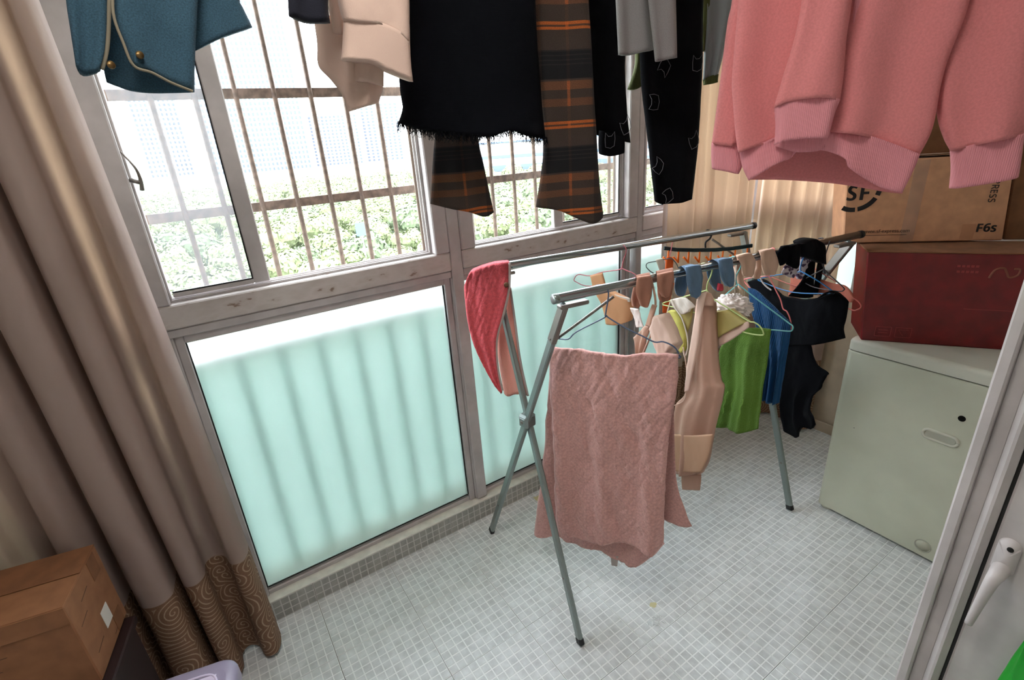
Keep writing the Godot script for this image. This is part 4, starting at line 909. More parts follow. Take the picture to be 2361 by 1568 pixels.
	for k in range(-4, 5):
		part("sheet", box(Vector3(0.002, 0.5, 0.127), 0.0005), M.teal_sheet, r2, Vector3(0.02, 0.78, 0.137 * (k + 0.5)))
		part("upright", box(Vector3(0.016, 0.99, 0.018), 0.003), M.teal_rib, r2, Vector3(0.008, 0.53, 0.137 * k))

func glass(size: Vector3) -> BoxMesh:
	var b := BoxMesh.new()
	b.size = size
	return b

# ---------------------------------------------------------------- outside
func crown(sd: int) -> ArrayMesh:
	var r := RandomNumberGenerator.new()
	r.seed = sd
	var st := st_new(false)
	var lumps := []
	for i in 16:
		var a := r.randf() * TAU
		var e := r.randf_range(-0.2, 1.0)
		lumps.append([Vector3(cos(a) * 2.6 * (1.1 - 0.5 * e), 1.2 + e * 2.6, sin(a) * 2.6 * (1.1 - 0.5 * e)), r.randf_range(1.3, 2.1)])
	lumps.append([Vector3(0, 2.2, 0), 2.9])
	for i in 1500:
		var l: Array = lumps[r.randi() % lumps.size()]
		var n := Vector3(r.randfn(), r.randfn() + 0.35, r.randfn()).normalized()
		var c: Vector3 = l[0] + n * l[1] * r.randf_range(0.88, 1.05)
		var t := n.cross(Vector3(r.randfn(), r.randfn(), r.randfn())).normalized()
		var b := n.cross(t)
		n = (n + t * r.randf_range(-0.6, 0.6)).normalized()
		t = b.cross(n).normalized()
		var s := r.randf_range(0.22, 0.46)
		quad(st, c + t * s, c + b * s * 0.7, c - t * s, c - b * s * 0.7, n)
	for l in lumps:
		for k in 6:
			var b := Basis(Vector3.UP, TAU * k / 6)
			for q in [[-0.9, -0.2], [-0.2, 0.6], [0.6, 0.9]]:
				var s: float = l[1] * 0.86
				var p := func(y, f): return l[0] + b * (Basis(Vector3.UP, f) * Vector3(sqrt(1 - y * y), y, 0)) * s
				quad(st, p.call(q[0], 0), p.call(q[0], TAU / 6), p.call(q[1], TAU / 6), p.call(q[1], 0), b * Vector3(1, 0.3, 0.5))
	return done(st)

func build_outside():
	var ground := structure("ground")
	part("lawn", box(Vector3(1400, 1, 1400), 0.0), M.ground, ground, Vector3(250, -21.5, -640))
	var crowns := [crown(1), crown(2), crown(3)]
	var trunk := tube([Vector3(0, -4, 0), Vector3(0, 1.6, 0)], [0.35, 0.2], 7)
	var leaf := [M.leaf_a, M.leaf_b, M.leaf_c]
	var r := RandomNumberGenerator.new()
	r.seed = 12
	var spots := []
	var far := []
	for i in 6000:
		var yaw := deg_to_rad(r.randf_range(-12, 62))
		var d := sqrt(r.randf_range(46.0 * 46.0, 330.0 * 330.0))
		var p := Vector2(sin(yaw), -cos(yaw)) * d
		var free := true
		var gap := 6.6 + d * 0.006
		for q in spots:
			if q.distance_to(p) < gap:
				free = false
				break
		if free: spots.append(p)
	spots.sort_custom(func(a, b): return a.length() < b.length())
	for i in spots.size():
		var p: Vector2 = spots[i]
		var s := r.randf_range(0.9, 1.3)
		var at := Vector3(p.x, -18.8 + r.randf_range(-1.0, 1.0) + p.length() * 0.006, p.y)
		var turn := r.randf() * 360
		if i < 290:
			var t := thing("tree", "hazy green tree crown in the dense park canopy seen below through the windows", "tree", at, turn, "park trees below the windows")
			t.scale = Vector3(s, s, s)
			part("foliage", crowns[i % 3], leaf[(i * 7) % 3], t)
			part("trunk", trunk, M.trunk, t)
		else:
			far.append(Transform3D(Basis(Vector3.UP, deg_to_rad(turn)).scaled(Vector3(s, s, s)), at))
	var mm := MultiMesh.new()
	mm.transform_format = MultiMesh.TRANSFORM_3D
	mm.mesh = crowns[0]
	mm.instance_count = far.size()
	for i in far.size(): mm.set_instance_transform(i, far[i])
	var o := MultiMeshInstance3D.new()
	o.name = "distant_treetops"
	o.multimesh = mm
	o.material_override = M.leaf_b
	o.set_meta("kind", "stuff")
	meta(o, "far hazy treetops merging in front of the towers", "trees")
	add_child(o)
	tower("tower", "tallest hazy white tower block with a dense grid of windows", 8.1, 420, 68, 140, 24, 44, "facade")
	tower("tower", "narrower hazy tower block seen through the dusty left pane", 0.4, 510, 33, 118, 10, 36, "facade")
	tower("tower", "broad pale block of flats right of the tallest tower", 15.3, 450, 39, 31, 12, 15, "facade_pale")
	tower("tower", "pale block of flats nearest the plaid shirt tail", 20.0, 480, 34, 40, 8, 18, "facade_pale")
	# long low hall
	var a := deg_to_rad(39.0)
	var hall := thing("hall", "long low white hall with blue grey bands beyond the trees", "building", Vector3(sin(a) * 300, -20, -cos(a) * 300), -39)
	part("walls", box(Vector3(105, 20.5, 30), 0.1), M.facade_pale, hall, Vector3(0, 10.25, 0))
	part("band", box(Vector3(105.6, 1.6, 30.6), 0.1), M.roof_blue, hall, Vector3(0, 13.5, 0))
	part("band", box(Vector3(105.6, 3.2, 30.6), 0.1), M.roof_blue, hall, Vector3(0, 7.6, 0))
	part("roof", box(Vector3(107, 0.8, 32), 0.1), M.roof_blue, hall, Vector3(0, 20.8, 0))
	# small things among the trees
	var k := thing("park_gate", "small white gate frame among the green treetops", "gate", Vector3(14.0, -17.5, -68), -12)
	part("post", box(Vector3(0.35, 5.5, 0.35), 0.02), M.facade_pale, k, Vector3(-1.5, 2.75, 0))
	part("post", box(Vector3(0.35, 5.5, 0.35), 0.02), M.facade_pale, k, Vector3(1.5, 2.75, 0))
	part("beam", box(Vector3(3.4, 0.4, 0.4), 0.02), M.facade_pale, k, Vector3(0, 5.6, 0))
	var s := thing("road_sign", "small blue road sign among the green treetops", "sign", Vector3(25.5, -17.5, -86), -16)
	part("post", box(Vector3(0.2, 6.0, 0.2), 0.02), M.facade_pale, s, Vector3(0, 3.0, 0))
	part("panel", box(Vector3(1.8, 2.2, 0.1), 0.02), mat("sign_blue", Color(0.30, 0.50, 0.85), 0.6), s, Vector3(0, 6.6, 0.12))

	var fog := FogMaterial.new()
	fog.density = 0.00008
	fog.albedo = Color(0.97, 0.98, 1.0)
	var haze := FogVolume.new()
	haze.name = "haze"
	haze.size = Vector3(900, 200, 560)
	haze.position = Vector3(150, 60, -320)
	haze.material = fog
	haze.set_meta("label", "thin white haze over the park and towers")
	haze.set_meta("category", "haze")
	haze.set_meta("kind", "stuff")
	add_child(haze)

func tower(called, label, yaw_deg, dist, w, top, cols, rows, m):
	var a := deg_to_rad(yaw_deg)
	var t := thing(called, label, "building", Vector3(sin(a) * dist, -20, -cos(a) * dist), -yaw_deg)
	var h: float = top + 20.0
	part("walls", box(Vector3(w, h, w * 0.7), 0.2), M[m], t, Vector3(0, h / 2, -w * 0.35))
	part("parapet", box(Vector3(w + 1.0, 1.6, w * 0.7 + 1.0), 0.2), M[m], t, Vector3(0, h + 0.8, -w * 0.35))
	var st := st_new(false)
	var px: float = (w - 2.0) / cols
	var py: float = (h - 14.0) / rows
	for i in cols:
		for j in rows:
			add_box(st, Vector3(-w / 2 + 1 + (i + 0.5) * px, 12 + (j + 0.5) * py, 0.05), Vector3(px * 0.5, py * 0.62, 0.3), 0.0)
	part("windows", done(st), M.pane_far, t).set_meta("kind", "stuff")
	for i in range(0, cols, 4):
		part("pilaster", box(Vector3(px * 0.3, h - 12, 0.6), 0.05), M[m], t, Vector3(-w / 2 + 1 + i * px, (h - 12) / 2 + 12, 0.2))

# ---------------------------------------------------------------- curtains
func pleat_sheet(plan: Array, y0: float, y1: float, sd: float, flare: float, in_y := 60) -> ArrayMesh:
	# a hanging cloth whose pleats follow the plan (x, z); they deepen, wander a little and spread towards the foot
	var st := SurfaceTool.new()
	st.begin(Mesh.PRIMITIVE_TRIANGLES)
	st.set_smooth_group(0)
	var pts := []
	for q in plan: pts.append(Vector3(q[0], 0, q[1]))
	var path := smooth_path(pts, 12)
	var nx := path.size()
	var x0: float = plan[0][0]
	var x1: float = plan[-1][0]
	for j in in_y + 1:
		var y := lerpf(y1, y0, float(j) / in_y)
		var down := clampf((2.4 - y) / 2.4, 0, 1)
		var run := 0.0
		for i in nx:
			var p: Vector3 = path[i]
			if i > 0: run += p.distance_to(path[i - 1])
			var u := (p.x - x0) / (x1 - x0)
			var x := p.x + flare * down * (1 - u) + 0.010 * sin(p.x * 21 + y * 1.3 + sd) * down
			var z := p.z * (0.80 + 0.30 * down) + 0.004 * noise.get_noise_3d(p.x * 60, y * 14, sd) + 0.006 * sin(y * 2.1 + p.x * 17 + sd)
			st.set_uv(Vector2(run, -y))
			st.add_vertex(Vector3(x, y, z))
	for j in in_y:
		for i in nx - 1:
			var a := j * nx + i
			for q in [a, a + 1, a + nx, a + 1, a + nx + 1, a + nx]: st.add_index(q)
	st.generate_normals()
	return st.commit()

func even_pleats(width: float, period: float, depth: float, sd: float) -> Array:
	var plan := []
	var n := int(width / period * 4)
	for i in n + 1:
		var k := i + 0.25 * sin(i * 1.3 + sd)
		plan.append([k / n * width, depth * [1.0, 0.2, -1.0, 0.1][i % 4] * (0.8 + 0.3 * sin(i * 0.7 + sd))])
	return plan

func curtain(label: String, at: Vector3, yaw: float, plan: Array, sd: float, flare: float) -> Node3D:
	var t := thing("curtain", label, "curtain", at, yaw)
	part("cloth", pleat_sheet(plan, 0.45, 2.40, sd, flare, 70), M.curtain, t)
	part("hem_band", pleat_sheet(plan, 0.018, 0.452, sd, flare, 24), M.curtain_hem, t, Vector3.ZERO, 0.0, "brown band woven with pale swirls")
	var x0: float = plan[0][0]
	var x1: float = plan[-1][0]
	part("header_tape", box(Vector3(absf(x1 - x0), 0.04, 0.02), 0.003), M.curtain, t, Vector3((x0 + x1) / 2, 2.40, 0))
	return t

func build_curtains():
	var folds := [[0.000, -0.030], [-0.006, 0.010], [-0.022, 0.038], [-0.048, 0.030], [-0.060, -0.020], [-0.085, -0.040], [-0.108, -0.020], [-0.112, 0.030], [-0.135, 0.060], [-0.165, 0.052], [-0.178, 0.010], [-0.176, -0.035], [-0.190, -0.045], [-0.196, 0.010], [-0.205, 0.060], [-0.240, 0.078], [-0.280, 0.060], [-0.296, 0.010], [-0.292, -0.040], [-0.312, -0.045], [-0.322, 0.010], [-0.345, 0.045], [-0.380, 0.030], [-0.395, -0.025], [-0.430, -0.040], [-0.455, -0.025], [-0.475, 0.015], [-0.520, 0.0], [-0.560, -0.035], [-0.610, 0.010], [-0.650, -0.035], [-0.700, 0.020], [-0.760, -0.03], [-0.81, 0.02], [-0.87, -0.02]]
	var left := curtain("beige pleated curtain with swirled brown hem at the left picture edge", Vector3(-0.145, 0, 0.115), 0, folds, 0.4, 0.055)
	# the cloth is doubled where the pleats are stitched; between them a single layer lets the daylight through
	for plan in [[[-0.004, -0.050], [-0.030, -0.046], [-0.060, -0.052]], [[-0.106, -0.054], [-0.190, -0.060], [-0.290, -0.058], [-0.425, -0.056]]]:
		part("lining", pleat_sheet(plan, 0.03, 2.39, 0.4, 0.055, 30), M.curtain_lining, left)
	curtain("beige pleated curtain at the right end of the window wall behind the clip hanger", Vector3(1.90, 0, 0.085), 0, even_pleats(0.72, 0.085, 0.030, 1.7), 1.7, 0.0)
	curtain("bright cream pleated curtain in the corner behind the black laundry", Vector3(2.655, 0, 0.54), 90, even_pleats(0.47, 0.075, 0.028, 2.9), 2.9, 0.0)
	for rod in [[Vector3(-1.15, 2.435, 0.115), Vector3(-0.05, 2.435, 0.115), "thin white curtain rod above the left curtain"], [Vector3(1.85, 2.435, 0.085), Vector3(2.62, 2.435, 0.085), "thin white curtain rod above the far window end"], [Vector3(2.655, 2.435, 0.12), Vector3(2.655, 2.435, 0.60), "thin white curtain rod on the end wall"]]:
		var t := thing("curtain_rod", rod[2], "rod", rod[0])
		world_part("rod", tube([rod[0], rod[1]], 0.01, 10), M.rail_white, t)
		for e in 2:
			world_part("bracket", tube([rod[e], rod[e] + Vector3(0, 0.19, 0)], 0.006, 8), M.rail_white, t)

# ---------------------------------------------------------------- drying rack
const FRONT_A := Vector3(0.81, 1.24, 0.65)
const FRONT_B := Vector3(2.13, 1.24, 0.84)
const BACK_A := Vector3(0.85, 1.24, 0.19)
const BACK_B := Vector3(2.09, 1.24, 0.43)

func build_rack():
	var t := thing("drying_rack", "folding metal drying rack with crossed legs and two long rails", "rack", Vector3(1.4, 0, 0.45))
	for b in [[FRONT_A, FRONT_B], [BACK_A, BACK_B]]:
		var st := st_new()
		var d: Vector3 = (b[1] - b[0]).normalized()
		add_tube(st, [b[0], b[0] + d * 0.008, b[0] + d * 0.0081, b[1]], 0.0138, 18)
		world_part("rail", done(st), M.steel, t)
		for e in 2:
			var inward: Vector3 = d if e == 0 else -d
			world_part("end_cap", tube([b[e] - inward * 0.004, b[e] + inward * 0.012], 0.0146, 16), M.painted_steel if e == 0 else M.cap_black, t)
	var legs := [
		[Vector3(0.818, 0, 0.10), Vector3(0.840, 1.222, 0.656)],
		[Vector3(0.786, 0, 0.764), Vector3(0.885, 1.222, 0.204)],
		[Vector3(1.985, 0, 0.827), Vector3(2.03, 1.222, 0.420)],
		[Vector3(2.035, 0, 0.22), Vector3(2.075, 1.222, 0.832)]]
	for l in legs:
		var d: Vector3 = (l[1] - l[0]).normalized()
		var leg := world_part("leg", bar_between(l[0] + d * 0.022, l[1], 0.017, 0.030, 0.004), M.painted_steel, t)
		var foot := part("foot_cap", bar_between(l[0] + d * 0.004, l[0] + d * 0.03, 0.0195, 0.0325, 0.004), M.cap_black, leg)
		foot.transform = Transform3D()
		for k in [0.18, 0.62, 0.9]:
			var p: Vector3 = l[0].lerp(l[1], k) + Vector3(-0.009, 0, 0)
			var rivet := part("rivet", tube([p, p + Vector3(-0.002, 0, 0)], 0.004, 8), M.dull_metal, leg)
			rivet.transform = Transform3D()
	for c in [[legs[0], legs[1]], [legs[2], legs[3]]]:
		var hub: Vector3 = (c[0][0].lerp(c[0][1], 0.605) + c[1][0].lerp(c[1][1], 0.605)) / 2
		var h := part("hub", box(Vector3(0.05, 0.052, 0.046), 0.008), M.painted_steel, t, hub - t.position, 8)
		part("bolt", tube([Vector3(-0.025, 0, 0), Vector3(-0.029, 0, 0)], 0.007, 10), M.dull_metal, h)
		part("bolt_plate", box(Vector3(0.004, 0.03, 0.028), 0.002), M.painted_steel, h, Vector3(-0.025, 0, 0))
	# brackets and stays where the legs meet the rails
	for q in [[legs[0], FRONT_A, FRONT_B, 1.0], [legs[1], BACK_A, BACK_B, 1.0], [legs[3], FRONT_B, FRONT_A, 1.0], [legs[2], BACK_B, BACK_A, 1.0]]:
		var along: Vector3 = (q[2] - q[1]).normalized()
		var top: Vector3 = q[0][1]
		var low: Vector3 = q[0][1].lerp(q[0][0], 0.11)
		var st := st_new(false)
		add_box(st, top + along * 0.03 - Vector3(0, 0.008, 0), Vector3(0.095, 0.012, 0.026), 0.003, Basis(Vector3.UP, atan2(-along.z, along.x)))
		world_part("bracket", done(st), M.dull_metal, t)
		world_part("bracket", bar_between(low, top + Vector3(0, -0.004, 0), 0.0185, 0.0315, 0.003), M.dull_metal, t)
		if q[1] != BACK_A: world_part("stay", tube([low + along * 0.006, low.lerp(top + along * 0.17 - Vector3(0, 0.015, 0), 0.6), top + along * 0.17 - Vector3(0, 0.012, 0)], 0.0048, 8), M.dull_metal, t)

func draped(called: String, label: String, group: String, front: String, back: String, m: Material, o := {}) -> Node3D:
	# a small piece of washing laid over the rail: its front, its back and the fold between them
	var t := garment(called, label, "sock" if called == "sock" else "underwear", front, group)
	sewn("front", front, m, t, o)
	sewn("back", back, m, t, o)
	var xf := Transform3D(Basis(Vector3.UP, deg_to_rad(CUT[front][1])), CUT[front][0])
	var xb := Transform3D(Basis(Vector3.UP, deg_to_rad(CUT[back][1])), CUT[back][0])
	var a := edge_points(CUT[front][2], 10)
	var b := edge_points(CUT[back][2], 10)
	var st := st_new()
	var rows := []
	for i in 11:
		var p: Vector3 = xf * Vector3(a[i].x, a[i].y - 0.012, 0.003)
		var q: Vector3 = xb * Vector3(b[i].x, b[i].y - 0.012, -0.003)
		var row := []
		for k in 9:
			var s := k / 8.0
			var r := p.lerp(q, s)
			r.y = maxf(r.y, 0) + 0.0
			r += Vector3(0, (1.2585 - lerpf(p.y, q.y, s)) * sqrt(sin(PI * s)), 0)
			row.append(r)
		rows.append(row)
	for i in 10:
		for k in 8:
			quad(st, rows[i][k], rows[i + 1][k], rows[i + 1][k + 1], rows[i][k + 1], rows[i][k] - Vector3(rows[i][k].x, 1.22, (xf.origin.z + xb.origin.z) / 2))
	world_part("fold", done(st), m, t)
	return t

func build_rack_laundry():
	# pink towel on its own wire hanger
	var h := wire("wire_hanger", "slate blue wire hanger under the big pink towel", "hanger_slate", "hanger_slate_body", M.slate_wire)
	var soft := {"puff": 0.004, "thick": 0.003, "cell": 0.0062, "crease": 0.012, "fine": 6.0, "folds": [[0.014, 2.3, 0.4, 0.25, 0.8], [0.005, 5.2, 1.4, -0.4, 0.7]], "wrinkle": [0.0055, 130.0, 26.0, 0.35]}
	var t := garment("bath_towel", "large dusty pink plush towel hanging from a slate blue hanger", "towel", "towel_front")
	sewn("front_fall", "towel_front", M.pink_towel, t, soft)
	sewn("back_fall", "towel_back", M.pink_towel, t, soft)
	sewn("back_corner", "towel_flap", M.pink_towel, t, {"puff": 0.003, "crease": 0.006})
	sewn("care_label", "towel_tag", M.grey_piping, t, {"puff": 0.0, "cell": 0.006}, "small grey care label")
	for k in ["towel_front", "towel_back"]:
		var c: Array = CUT[k]
		var path := []
		var sd := float(k.hash() % 97)
		var left := edge_points(c[5], 40)
		var foot := edge_points(c[4], 40)
		for i in 41: path.append(Vector3(left[i].x, left[i].y, cloth_depth(left[i], 0.0, i / 40.0, sd, soft)))
		for i in range(1, 41): path.append(Vector3(foot[i].x, foot[i].y, cloth_depth(foot[i], i / 40.0, 1.0, sd, soft)))
		var p := part("edge_binding", tube(path, 0.0042, 7), M.pink_towel_edge, t)
		p.transform = t.transform.affine_inverse() * Transform3D(Basis(Vector3.UP, deg_to_rad(c[1])), c[0])
	# hair drying cap on the end of the back rail
	t = garment("hair_cap", "coral red towelling hair cap with grey piping on the end of the back rail", "cap", "cap_outer")
	sewn("outer", "cap_outer", M.coral_terry, t, {"slope": 0.46, "puff": 0.028, "cell": 0.005, "crease": 0.008, "fine": 8.0, "folds": [[0.006, 2.2, 0.3, 0.1, 0.6]], "wrinkle": [0.006, 110.0, 22.0, 0.25]})
	sewn("lining", "cap_lining", M.coral_lining, t, {"slope": 0.30, "puff": 0.004, "crease": 0.006, "folds": [[0.006, 1.6, 0.3, 0.0, 0.6]]})
	world_part("piping", tube(smooth_path(WIRE.cap_piping), 0.0045, 7), M.grey_piping, t)
	world_part("piping", tube(smooth_path(WIRE.cap_piping2), 0.004, 7), M.grey_piping, t)
	var bt: Vector3 = WIRE.cap_button[0]
	world_part("button", tube([bt, bt + Vector3(-0.004, 0, 0.006)], 0.0085, 14), M.wood_button, t)
	# back rail: rose hanger with a peach bralette
	wire("wire_hanger", "rose pink wire hanger on the back rail carrying a peach bralette", "hanger_rose", "hanger_rose_body", M.rose_wire)
	t = garment("bralette", "peach bralette folded over a rose pink hanger on the back rail", "underwear", "peach_cup")
	sewn("strap", "peach_strap", M.peach, t, {"puff": 0.002, "cell": 0.006, "crease": 0.002})
	sewn("cup", "peach_cup", M.peach, t, {"puff": 0.016, "cell": 0.006, "crease": 0.004})
	sewn("trim", "peach_band", M.off_white, t, {"puff": 0.001, "cell": 0.005})
	# socks over the front rail
	var sock := {"toe": 0.75, "puff": 0.006, "thick": 0.002, "crease": 0.005, "cell": 0.005, "fine": 16.0, "folds": [[0.003, 1.5, 0.2, 0.2, 0.5]]}
	draped("sock", "tan ankle sock over the front rail nearest its left end", "socks over the front rail", "sock_a", "sock_a_back", M.tan_sock, sock)
	draped("sock", "tan ankle sock over the front rail beside the blue socks", "socks over the front rail", "sock_b", "sock_b_back", M.tan_sock, sock)
	draped("sock", "fuzzy blue sock over the front rail beside the tan socks", "socks over the front rail", "sock_c", "sock_c_back", M.blue_sock, sock)
	t = draped("sock", "fuzzy blue sock with a red heel beside the cream socks", "socks over the front rail", "sock_d", "sock_d_back", M.blue_sock, sock)
	sewn("heel", "sock_d_heel", M.heel_red, t, {"puff": 0.004, "cell": 0.005}, "red heel patch")
	draped("sock", "cream ankle sock over the front rail beside the blue socks", "socks over the front rail", "sock_e", "sock_e_back", M.cream_sock, sock)
	draped("sock", "cream ankle sock over the front rail beside the black underwear", "socks over the front rail", "sock_f", "sock_f_back", M.cream_sock, sock)
	# black floral underwear over the rail
	t = garment("briefs", "black briefs with a white flowered frill bunched over the front rail", "underwear", "panty_mid")
	sewn("side", "panty_left", M.black_cloth, t, {"puff": 0.006, "cell": 0.005, "crease": 0.006})
	sewn("middle", "panty_mid", M.black_cloth, t, {"puff": 0.008, "cell": 0.005, "crease": 0.006})
	sewn("bunched_end", "panty_right", M.black_cloth, t, {"puff": 0.024, "cell": 0.005, "crease": 0.008})
	sewn("frill", "panty_frill", M.frill, t, {"puff": 0.004, "cell": 0.004, "crease": 0.01, "fine": 20.0}, "white frill with violet spots")
	sewn("frill", "panty_frill2", M.frill, t, {"puff": 0.004, "cell": 0.004, "crease": 0.01, "fine": 20.0})
	t = garment("halter_top", "black halter top hanging under the front rail behind the blue hanger", "top", "black_halter")
	sewn("panel", "black_halter", M.black_cloth, t, {"puff": 0.004, "cell": 0.006, "crease": 0.004})
	sewn("strap", "black_strap", M.black_cloth, t, {"puff": 0.003, "cell": 0.006})
	# nude bra between towel and bodysuit
	t = garment("bra", "pale nude bra with long ribbons hanging just behind the pink towel", "underwear", "nude_cup")
	sewn("wing", "nude_panel", M.nude, t, {"puff": 0.003, "cell": 0.006, "crease": 0.006, "folds": [[0.006, 1.4, 0.5, 0.3, 0.6]]})
	sewn("cup", "nude_cup", M.nude_pale, t, {"puff": 0.022, "cell": 0.006, "crease": 0.006, "fine": 14.0})
	sewn("strap", "nude_strap", M.nude, t, {"puff": 0.002, "cell": 0.005})
	sewn("lace_strap", "lace_strap", M.white_net, t, {"puff": 0.002, "cell": 0.004, "crease": 0.007, "fine": 24.0})
	world_part("ribbon", tube(smooth_path(WIRE.nude_cord), 0.0035, 6), M.nude, t)
	# lime hanger with bodysuit and bras
	wire("wire_hanger", "pale lime wire hanger carrying the long nude bodysuit", "hanger_lime", "hanger_lime_body", M.lime_wire)
	t = garment("bodysuit", "long shiny nude bodysuit hanging at the middle of the rack", "underwear", "bodysuit")
	sewn("body", "bodysuit", M.nude, t, {"puff": 0.016, "thick": 0.002, "crease": 0.004, "folds": [[0.012, 1.3, 2.2, 0.35, 0.5], [0.004, 3.4, 0.5, -0.2, 0.8]]})
	sewn("waist_panel", "bodysuit_band", M.nude_cream, t, {"puff": 0.002, "cell": 0.006}, "cream waist panel")
	sewn("hem_tab", "bodysuit_tab", M.nude, t, {"puff": 0.003, "cell": 0.006})
	sewn("strap", "bodysuit_strap", M.nude_pale, t, {"puff": 0.0015, "cell": 0.006})
	sewn("strap_adjuster", "bodysuit_clip", M.nude, t, {"puff": 0.002, "cell": 0.005})
	world_part("seam", tube(smooth_path(WIRE.bodysuit_seam), 0.002, 6), M.nude_pale, t)
	t = garment("bra", "yellow and grey bra with white edging left of the nude bodysuit", "underwear", "yellow_cup")
	sewn("cup", "yellow_cup", M.yellow_cloth, t, {"puff": 0.008, "cell": 0.005, "crease": 0.004})
	sewn("wing", "yellow_back", M.olive_satin, t, {"puff": 0.003, "cell": 0.005})
	sewn("mesh_panel", "grey_mesh", M.off_white, t, {"puff": 0.003, "cell": 0.005, "crease": 0.006, "folds": [[0.004, 2.5, 0.2, 0.3, 0.5]]})
	world_part("edging", tube(smooth_path(WIRE.yellow_edge), 0.0026, 6), M.off_white, t)
	world_part("edging", tube(smooth_path(WIRE.yellow_edge2), 0.002, 6), M.off_white, t)
	t = garment("bra", "olive satin bra with a pale band right of the nude bodysuit", "underwear", "olive_cup")
	sewn("cup", "olive_cup", M.olive_satin, t, {"puff": 0.022, "cell": 0.005, "crease": 0.003})
	sewn("band", "olive_band", M.nude_pale, t, {"puff": 0.003, "cell": 0.005})
	# white bath puff on a cord
	var pc: Vector3 = WIRE.puff[0]
	t = thing("bath_puff", "white net bath puff hanging by its cord above the green towel", "bath puff", pc)
	part("net", puff_mesh(0.055), M.white_net, t)
	world_part("cord", tube([WIRE.puff[1] - Vector3(0, 0.01, 0), WIRE.puff[2], Vector3(WIRE.puff[2].x, 1.25, WIRE.puff[2].z)], 0.002, 6), M.off_white, t)
	# teal hanger with green towel
	wire("wire_hanger", "pale teal wire hanger over the blue towel", "hanger_teal", "hanger_teal_body", M.teal_wire)
	t = garment("hand_towel", "bright green terry towel hanging from the teal hanger", "towel", "green_towel")
	sewn("cloth", "green_towel", M.green_terry, t, {"puff": 0.003, "thick": 0.003, "crease": 0.006, "fine": 9.0, "folds": [[0.008, 1.8, 0.2, 0.15, 0.7], [0.003, 5.0, 0.8, 0.1, 0.7]]})
	for k in 4:
		var path := []
		for i in 14:
			var v := i / 13.0
			path.append(Vector3(-0.02 + 0.035 * k + 0.003 * sin(v * 13 + k * 2) - 0.014 * v, -0.47 - 0.012 * (k % 2) - v * 0.10, 0.015 + 0.002 * sin(v * 5)))
		part("woven_line", tube(path, 0.0013, 5), M.green_line, t)
	# pink hanger with blue towel
	wire("wire_hanger", "salmon pink wire hanger in front of the black bandeau", "hanger_pink", "hanger_pink_body", M.pink_wire)
	t = garment("hand_towel", "deep blue ribbed towel hanging in front of the black laundry", "towel", "blue_towel")
	sewn("cloth", "blue_towel", M.blue_terry, t, {"puff": 0.003, "thick": 0.003, "crease": 0.005, "folds": [[0.009, 2.6, 0.2, 0.1, 0.5], [0.004, 6.0, 0.8, 0.1, 0.6]]})
	# blue hanger with black bandeau
	wire("wire_hanger", "bright blue wire hanger carrying the black bandeau top", "hanger_blue", "hanger_blue_body", M.blue_wire)
	t = garment("bandeau_top", "wide black bandeau top hanging from the bright blue hanger", "top", "bandeau")
	sewn("body", "bandeau", M.black_cloth, t, {"puff": 0.010, "thick": 0.002, "crease": 0.006, "folds": [[0.006, 1.5, 0.7, 0.3, 0.6]]})
	world_part("loop", tube(smooth_path(WIRE.bandeau_strap), 0.0035, 6), M.black_cloth, t)
	world_part("loop", tube(smooth_path(WIRE.bandeau_strap2), 0.003, 6), M.grey_piping, t)
	# dark hanger with black ragged cloth
	wire("wire_hanger", "dark wire hanger near the right end of the front rail", "hanger_dark", "hanger_dark_body", M.dark_wire)
	t = garment("lace_top", "black top with scalloped edges hanging low beside the washing machine", "top", "lace_cloth")
	sewn("body", "lace_cloth", M.black_cloth, t, {"puff": 0.006, "thick": 0.002, "crease": 0.008, "fine": 12.0, "folds": [[0.008, 2.0, 0.7, 0.2, 0.6]]})
	wire("wire_hanger", "salmon wire hanger with a looped end beside the red box", "", "hanger_salmon_body", M.salmon_wire)
	t = garment("camisole", "salmon camisole on the looped salmon hanger beside the red box", "top", "salmon_cloth")
	sewn("body", "salmon_cloth", M.salmon, t, {"puff": 0.005, "cell": 0.006, "crease": 0.005})
	sewn("drape", "salmon_drape", M.salmon, t, {"puff": 0.004, "cell": 0.006, "crease": 0.005})
	# clip hanger on the back rail
	var cb: Array = WIRE.clip_bar
	t = thing("clip_hanger", "dark teal bar hanger with orange clips on the back rail", "hanger", cb[2])
	world_part("hook", tube(smooth_path(WIRE.clip_hook), 0.004, 8), M.cap_black, t)
	var st := st_new(false)
	for i in cb.size() - 1:
		var d: Vector3 = cb[i + 1] - cb[i]
		var y := d.normalized()
		var x := y.cross(Vector3.UP).normalized()
		add_box(st, (cb[i] + cb[i + 1]) / 2, Vector3(0.008, d.length() + 0.003, 0.016), 0.002, Basis(x, y, x.cross(y)))
	world_part("bar", done(st), M.dark_teal_plastic, t)
	var dir: Vector3 = (cb[-1] - cb[0]).normalized()
	for p in WIRE.clip_pts:
		var clip := world_part("clip", tube([p + Vector3(0, 0.004, 0), p - Vector3(0, 0.030, 0), p - Vector3(0, 0.052, 0)], [0.0035, 0.005], 6), M.orange_plastic, t)
		var jaw := part("jaw", tube([p - Vector3(0, 0.050, 0), p - Vector3(0, 0.026, 0) - dir * 0.022], [0.004, 0.0045], 6), M.orange_plastic, clip)
		jaw.transform = Transform3D()
	t = garment("cloth_strip", "orange cloth strip hanging by a pink string from the back rail", "cloth", "orange_cloth")
	sewn("cloth", "orange_cloth", M.orange_cloth, t, {"puff": 0.003, "cell": 0.004})
	sewn("lower_end", "orange_lower", M.orange_cloth, t, {"puff": 0.002, "cell": 0.005})
	world_part("string", tube(smooth_path(WIRE.pink_string), 0.0018, 6), M.rose_wire, t)
